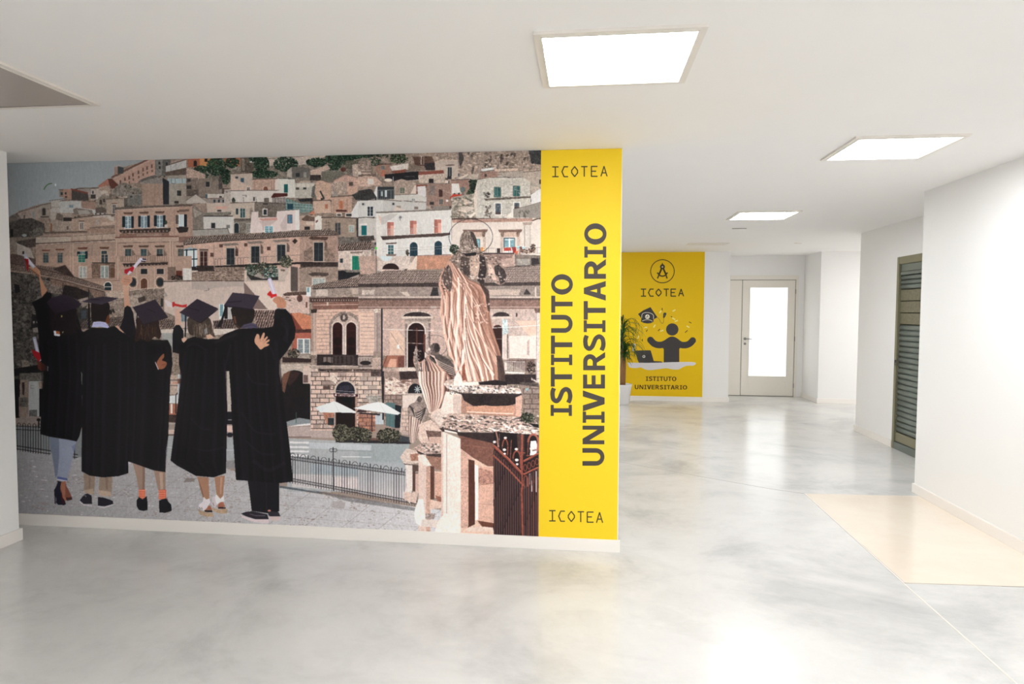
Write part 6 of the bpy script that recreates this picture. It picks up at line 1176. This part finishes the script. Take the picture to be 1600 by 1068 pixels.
# Verdana-like bold capitals: (advance, builder). u across 0..1, v down 0..1
VW = dict(U=812, N=847, I=546, V=764, E=683, R=782, S=710, T=682, A=776, O=850)
def bold(c, g, col, M, tu=.26, tv=.185):
    """one bold capital; M(u, v) gives print coordinates"""
    def poly(*cs): c._fill([c._pts([M(u, v) for u, v in q]) for q in cs], col)
    def box(a, b, d, e): poly([(a, b), (d, b), (d, e), (a, e)])
    def arc(cx, cy, rx, ry, a0, a1, n=18): return [(cx + rx * math.cos(math.radians(a0 + (a1 - a0) * i / n)), cy + ry * math.sin(math.radians(a0 + (a1 - a0) * i / n))) for i in range(n + 1)]
    if g == 'I': box(0, 0, 1, .15); box(0, .85, 1, 1); box(.5 - tu * .75, .1, .5 + tu * .75, .9)
    if g == 'T': box(0, 0, 1, tv); box(.5 - tu * .52, .1, .5 + tu * .52, 1)
    if g == 'E':
        box(0, 0, tu * 1.15, 1); box(0, 0, 1, tv); box(0, .5 - tv / 2 - .02, .94, .5 + tv / 2 - .02); box(0, 1 - tv, 1, 1)
    if g == 'O': poly(arc(.5, .5, .5, .51, 0, 360, 32), arc(.5, .5, .5 - tu, .51 - tv * .92, 0, 360, 32))
    if g == 'U': poly([(0, 0), (tu, 0), (tu, .6)] + arc(.5, .62, .5 - tu, .38 - tv * .95, 180, 0) + [(1 - tu, .6), (1 - tu, 0), (1, 0), (1, .6)] + arc(.5, .62, .5, .39, 0, 180) + [(0, .6)])
    if g == 'N': box(0, 0, .22, 1); box(.78, 0, 1, 1); poly([(0, 0), (.3, 0), (1, 1), (.7, 1)])
    if g == 'V': poly([(0, 0), (.29, 0), (.5, .68), (.71, 0), (1, 0), (.65, 1), (.35, 1)])
    if g == 'A': poly([(.35, 0), (.65, 0), (1, 1), (.72, 1), (.64, .77), (.36, .77), (.28, 1), (0, 1)], [(.5, .27), (.59, .6), (.41, .6)])
    if g == 'R':
        poly([(0, 0), (.5, 0)] + arc(.5, .31, .38, .31, -90, 90) + [(.25, .62), (.25, 1), (0, 1)], [(.25, tv), (.42, tv)] + arc(.44, .31, .18, .31 - tv, -90, 90) + [(.25, .62 - tv)])
        poly([(.36, .56), (.62, .52), (1, 1), (.7, 1)])
    if g == 'S':
        c.L(col, .2 * c.gh, [M(u, v) for u, v in c.bez([(.9, .14), (.72, .095), (.5, .09), (.25, .13), (.12, .27), (.26, .4), (.5, .48), (.76, .57), (.88, .72), (.76, .86), (.52, .91), (.26, .9), (.06, .84)], 5)])
def word(c, txt, x0, x1, y0, y1, col, slope=0.0):
    tot = sum(VW[g] for g in txt); s = (x1 - x0) / tot; x = x0; c.gh = y1 - y0
    for g in txt:
        w = VW[g] * s; m = w * (.09 if g in 'UNERIS' else .03)
        bold(c, g, col, lambda u, v, a=x + m, b=w - 2 * m: (a + b * u, y0 + slope * (x - x0) + (y1 - y0) * v)); x += w
def paint_banner(c):
    c.at(0, 0, 1)
    dk = (72, 66, 62)
    U = [('U', 726.9, 699.6), ('N', 693.6, 664.4), ('I', 660, 642.6), ('V', 642.2, 609.4), ('E', 606.4, 584.8), ('R', 578, 549.5), ('S', 547.3, 522.4), ('I', 518.4, 500), ('T', 499, 470), ('A', 469.4, 438.6), ('R', 435.2, 404.2), ('I', 402.3, 384.8), ('O', 382, 348.6)]
    c.gh = 34.5
    for g, b, t in U:
        k = (726.9 - b) / 378; xt = 910.4 + 3.6 * k
        bold(c, g, dk, lambda u, v: (xt + v * 34.4, b + (t - b) * u))
    I = [('I', 649.2, 632), ('S', 629, 604.6), ('T', 603.5, 573), ('I', 570, 553.6), ('T', 552.4, 524), ('U', 519.6, 491.6), ('T', 488, 461.4), ('O', 460, 428)]
    # U and T of the upper part follow the photograph's spacing
    for g, b, t in I:
        k = (649 - b) / 221; xt = 860.4 + 1.4 * k
        bold(c, g, dk, lambda u, v: (xt + v * 33.6, b + (t - b) * u))
    ic = (62, 56, 40)
    for txt, xs, y, h in (('ICOTEA', (863.2, 878.4, 893.6, 908.8, 924.6, 939.8), 260.6, 15.4), ('ICOTEA', (858.6, 873.2, 888.4, 903.2, 918.2, 932.8), 797.4, 15.8)):
        for g, x in zip(txt, xs): c.letter(g, ic, x, y - (x - 863) * .012 * (1 if y < 500 else -3), 9.4, h, 1.75)
def paint_poster(c):
    dk = (62, 58, 58)
    c.at(970, 385, 1 / 11.85)
    c.ring((54, 46, 24), 770, 455, 218, 214, 15, 0, 360, 64)
    ic = (54, 46, 24)
    c.P(ic, '770,292 792,345 748,345'); c.E(ic, 770, 372, 46, 46)
    c.L(ic, 32, '756,400 715,500'); c.L(ic, 24, '715,500 680,585'); c.L(ic, 32, '784,400 828,500'); c.L(ic, 24, '828,500 855,585')
    c.S(ic, 24, '690,490 712,525 770,546 830,525 850,488'); c.L(ic, 24, '672,486 700,500'); c.L(ic, 24, '865,484 842,500'); c.E((200, 190, 170), 770, 374, 15, 15)
    for g, x in zip('ICOTEA', (374, 512, 654, 796, 928, 1070)): c.letter(g, ic, x, 786, 90, 130, 20)
    c.at(960, 465, 1 / 10.667)
    c.P(dk, '393,270 480,210 600,155 716,325 650,362 652,400 440,400 450,345'); c.P(dk, '450,330 645,340 642,405 600,424 545,428 490,420 452,400')
    W = (236, 230, 214)
    c.S(W, 8, '455,335 462,275 500,250 560,246 620,264 650,296 650,350'); c.S(W, 8, '464,384 510,370 560,366 600,374 632,390')
    c.E(W, 549, 315, 38, 38); c.L((90, 88, 90), 8, '549,292 540,330'); c.L((90, 88, 90), 8, '552,292 562,330'); c.E((90, 88, 90), 528, 322, 6, 8)
    c.S(dk, 5, '716,330 745,350 770,405 800,428 818,395 820,345'); c.P(dk, '826,246 862,250 866,272 840,325 818,345 810,325 812,265'); c.L((150, 130, 60), 4, '822,290 846,296')
    for x, y, a, w in ((795, 190, 90, 38), (950, 315, 0, 20), (1262, 412, 28, 44), (1197, 562, -42, 52), (540, 548, -58, 36), (742, 537, -48, 42), (463, 708, 84, 34)):
        dx, dy = math.cos(math.radians(a)) * w / 2, math.sin(math.radians(a)) * w / 2
        c.L((58, 44, 20), 12, [(x - dx, y - dy), (x + dx, y + dy)])
    for x, y, a in ((765, 235, -55), (992, 212, -28), (988, 350, 30), (1030, 386, -20), (1226, 482, 30), (666, 472, -60), (520, 495, -8), (790, 550, -22), (395, 660, -60)):
        dx, dy = math.cos(math.radians(a)) * 24, math.sin(math.radians(a)) * 24
        c.L((240, 226, 150), 20, [(x - dx, y - dy), (x + dx, y + dy)])
    c.E(dk, 963, 528, 103, 102)
    c.S(dk, 108, '602,706 655,760 720,785 800,782 880,745'); c.E(dk, 600, 704, 54, 54)
    c.S(dk, 108, '1304,712 1255,762 1190,788 1110,784 1040,745'); c.E(dk, 1304, 712, 54, 54)
    c.B(dk, '822,735 890,670 962,646 1036,672 1100,735 1085,850 950,900 815,850'); c.R(dk, 822, 790, 1080, 1080)
    c.P(dk, '335,888 360,880 596,876 606,884 655,1056 780,1062 800,1085 410,1088'); c.E((206, 202, 196), 490, 980, 24, 24); c.R(dk, 482, 970, 498, 990)
    c.at(960, 560, 1 / 10.667)
    c.P(dk, '375,0 640,0 655,44 800,56 800,74 410,74'); c.R(dk, 822, 0, 1080, 66)
    c.P((214, 210, 214), c.bez('216,68 240,130 262,150 360,160 440,150 520,184 600,194 720,180 860,163 960,180 1060,183 1130,150 1200,122 1325,114 1330,62 1000,60 600,72 216,68', 4))
    word(c, 'ISTITUTO', 518, 1034, 300, 374, (72, 50, 12), .008); word(c, 'UNIVERSITARIO', 332, 1214, 440, 512, (72, 50, 12), .008)


# ------------------------------------------------------------ prints on the walls
def wall_to_photo(X, Y, Z):
    """where a wall point stands in the 1600x1068 photograph the prints were drawn over"""
    V = np.stack([X, Y, Z - CAM_Z], -1)
    f, r, u = (np.array(v) for v in (fw, rt, up)); z = V @ f
    return 800 + F_PX * (V @ r) / z, 534 - F_PX * (V @ u) / z
def print_image(name, cv, x0, x1, z0, z1, y, ppm, light):
    w, h = int((x1 - x0) * ppm), int((z1 - z0) * ppm)
    X, Z = np.meshgrid(x0 + (np.arange(w) + .5) / ppm, z0 + (np.arange(h) + .5) / ppm)
    px, py = wall_to_photo(X, np.full_like(X, y), Z)
    gx = np.clip((px - cv.x0) * cv.k - .5, 0, cv.w - 1.01); gy = np.clip((py - cv.y0) * cv.k - .5, 0, cv.h - 1.01)
    xi, yi = gx.astype(int), gy.astype(int); fx, fy = (gx - xi)[..., None], (gy - yi)[..., None]; a = cv.out()
    v = (a[yi, xi] * (1 - fx) + a[yi, xi + 1] * fx) * (1 - fy) + (a[yi + 1, xi] * (1 - fx) + a[yi + 1, xi + 1] * fx) * fy
    v = np.where(v <= .04045, v / 12.92, ((v + .055) / 1.055) ** 2.4) * light(X)[..., None]   # print ink, freed of the exposure it was seen at
    v = np.clip(v, 0, .92); v = np.where(v <= .0031308, v * 12.92, 1.055 * v ** (1 / 2.4) - .055)
    buf = np.ones((h, w, 4), np.float32); buf[..., :3] = v
    im = bpy.data.images.new(name, w, h); im.pixels.foreach_set(buf.ravel()); im.update(); im.pack(); return im
def print_sheet(name, im, x0, x1, z0, z1, y, rough=.5):
    bm = bmesh.new(); box(bm, x0, x1, y - .0035, y - .001, z0, z1); uv = bm.loops.layers.uv.new('print')
    for f in bm.faces:
        for l in f.loops: l[uv].uv = ((l.vert.co.x - x0) / (x1 - x0), (l.vert.co.z - z0) / (z1 - z0))
    m = bpy.data.materials.new(name + '_ink'); m.use_nodes = True; nt = m.node_tree; b = nt.nodes['Principled BSDF']; b.inputs['Roughness'].default_value = rough
    b.inputs['Specular IOR Level'].default_value = .25
    t = nt.nodes.new('ShaderNodeTexImage'); t.image = im; t.extension = 'EXTEND'; nt.links.new(t.outputs['Color'], b.inputs['Base Color'])
    return obj(name, bm, m)
cv = Canvas(4, 226, 850, 846, 2, (150, 130, 118)); paint_town(cv); paint_front(cv); cv.soften(.4)
im = print_image('town_photo_print', cv, -4.3, XS, BH, H, YM, 455, lambda X: 1.35 - .10 * np.clip((X + 3.9) / 3.6, 0, 1))
tag(print_sheet('photo_mural', im, -4.3, XS, BH, H - .001, YM), 'wall-sized photo mural of five graduates in black gowns before a hillside town', 'mural')
cv = Canvas(843, 228, 976, 850, 4, (255, 209, 38)); paint_banner(cv)
im = print_image('banner_print', cv, XS, XR, BH, H, YM, 950, lambda X: 1.0 + 0 * X)
tag(print_sheet('yellow_banner', im, XS, XR - .004, BH, H - .001, YM), 'tall yellow banner strip with large sideways lettering right of the mural', 'banner')
cv = Canvas(965, 388, 1105, 625, 6, (226, 186, 0)); paint_poster(cv)
im = print_image('poster_print', cv, .60, XP, BH - .005, H, YP, 520, lambda X: 1.08 + 0 * X)
tag(print_sheet('yellow_poster', im, .60, XP, BH, H - .004, YP, .45), 'yellow wall poster with compass logo, laptop and cheering figure beside the far door', 'poster')

# ------------------------------------------------------------ potted plant at the far wall
rnd = random.Random(7)
PX, PY = .62, 11.40
plant = tag(empty('potted_plant', (PX, PY, 0)), 'tall green slender-leaved plant in a white tapered pot behind the banner edge', 'plant')
POT = mat('white_ceramic', (228, 226, 226), .35); BARK = mat('brown_bark', (150, 108, 66), .8, bump=.6, bscale=60, vary=.2, vscale=14); SOIL = mat('dark_soil', (60, 46, 36), .9, bump=.8, bscale=60)
pot = obj('pot', lathe([(.122, 0), (.130, .01), (.178, .33), (.186, .352), (.174, .356), (.160, .335), (.150, .30)], 32), POT, plant, smooth=True)
bm = bmesh.new(); cyl(bm, (0, 0, .29), (0, 0, .312), .148, .149, 24); obj('soil', bm, SOIL, pot)
def tube(pts, rad, n=9):
    bm = bmesh.new(); R = []
    for i, p in enumerate(pts):
        a = 2 * PI / n; R.append([bm.verts.new((p[0] + rad[i] * math.cos(a * j), p[1] + rad[i] * math.sin(a * j), p[2])) for j in range(n)])
    for A, B in zip(R, R[1:]):
        for j in range(n): bm.faces.new([A[j], A[(j + 1) % n], B[(j + 1) % n], B[j]])
    bm.faces.new(R[-1]); bm.faces.new(R[0][::-1]); return bm
obj('trunk', tube([(0, 0, .30), (.004, 0, .5), (-.004, .004, .72), (.006, 0, .92), (.0, 0, 1.18)], [.048, .042, .038, .034, .028], 12), BARK, plant, smooth=True)
obj('trunk', tube([(.045, .01, .30), (.05, .01, .5), (.055, .01, .68), (.05, 0, .86)], [.024, .022, .020, .016], 10), BARK, plant, smooth=True)
G1 = mat('deep_green_leaf', (34, 70, 18), .5, vary=.25, vscale=8); G2 = mat('light_green_leaf', (66, 104, 32), .5, vary=.2, vscale=8)
def leaf_mesh(L, w, rise, droop):
    """strap leaf leaving along +X; cheap ribbon with a folded midrib"""
    bm = bmesh.new(); rows = []; n = 9; x = z = 0.0; ang = rise
    for i in range(n + 1):
        t = i / n; ww = w * (math.sin(PI * min(1, t * .9 + .12)) ** .6) * (1 - t) ** .35
        rows.append([bm.verts.new((x, -ww, z + ww * .35)), bm.verts.new((x, 0, z)), bm.verts.new((x, ww, z + ww * .35))])
        x += math.cos(ang) * L / n; z += math.sin(ang) * L / n; ang -= droop / n * (1 + 1.0 * t)
    for a, b in zip(rows, rows[1:]):
        for j in (0, 1): bm.faces.new([a[j], a[j + 1], b[j + 1], b[j]])
    me = bpy.data.meshes.new('leaf'); bm.to_mesh(me); bm.free()
    for p in me.polygons: p.use_smooth = True
    return me
kinds = []
for L, w, ri, dr in ((.62, .010, 1.35, 2.4), (.78, .009, 1.42, 2.9), (.50, .012, 1.1, 1.9), (.42, .014, .6, 1.5), (.72, .008, 1.5, 3.2), (.34, .014, .2, 1.1), (.60, .010, .9, 2.4)):
    for g_ in (G1, G1, G2):
        me = leaf_mesh(L, w, ri, dr); me.materials.append(g_); kinds.append(me)
heads = [((0, 0, 1.18), 70, 1.08), ((.006, 0, 1.04), 40, .9), ((.05, 0, .88), 64, .95), ((.05, 0, .78), 26, .8)]
for (hx, hy, hz), cnt, sc in heads:
    for i in range(cnt):
        me = kinds[rnd.randrange(len(kinds))]
        o = bpy.data.objects.new('leaf', me); C.objects.link(o); o.parent = plant
        o.location = (hx, hy, hz + rnd.uniform(-.05, .08)); s = sc * rnd.uniform(.7, 1.1)
        o.scale = (s, s, s); a = rnd.uniform(0, 2 * PI)
        if math.sin(a) > 0: a = -a
        o.rotation_euler = (rnd.uniform(-.15, .15), rnd.uniform(-.3, .3), a)
# care tag hanging from a leaf
bm = bmesh.new(); box(bm, -.022, .022, -.001, .001, -.13, 0); box(bm, -.001, .001, -.001, .001, 0, .05); t_ = obj('care_tag', bm, mat('white_card', (235, 233, 232), .6), plant); t_.location = (.205, -.12, 1.07); t_.rotation_euler = (0, .12, .2)
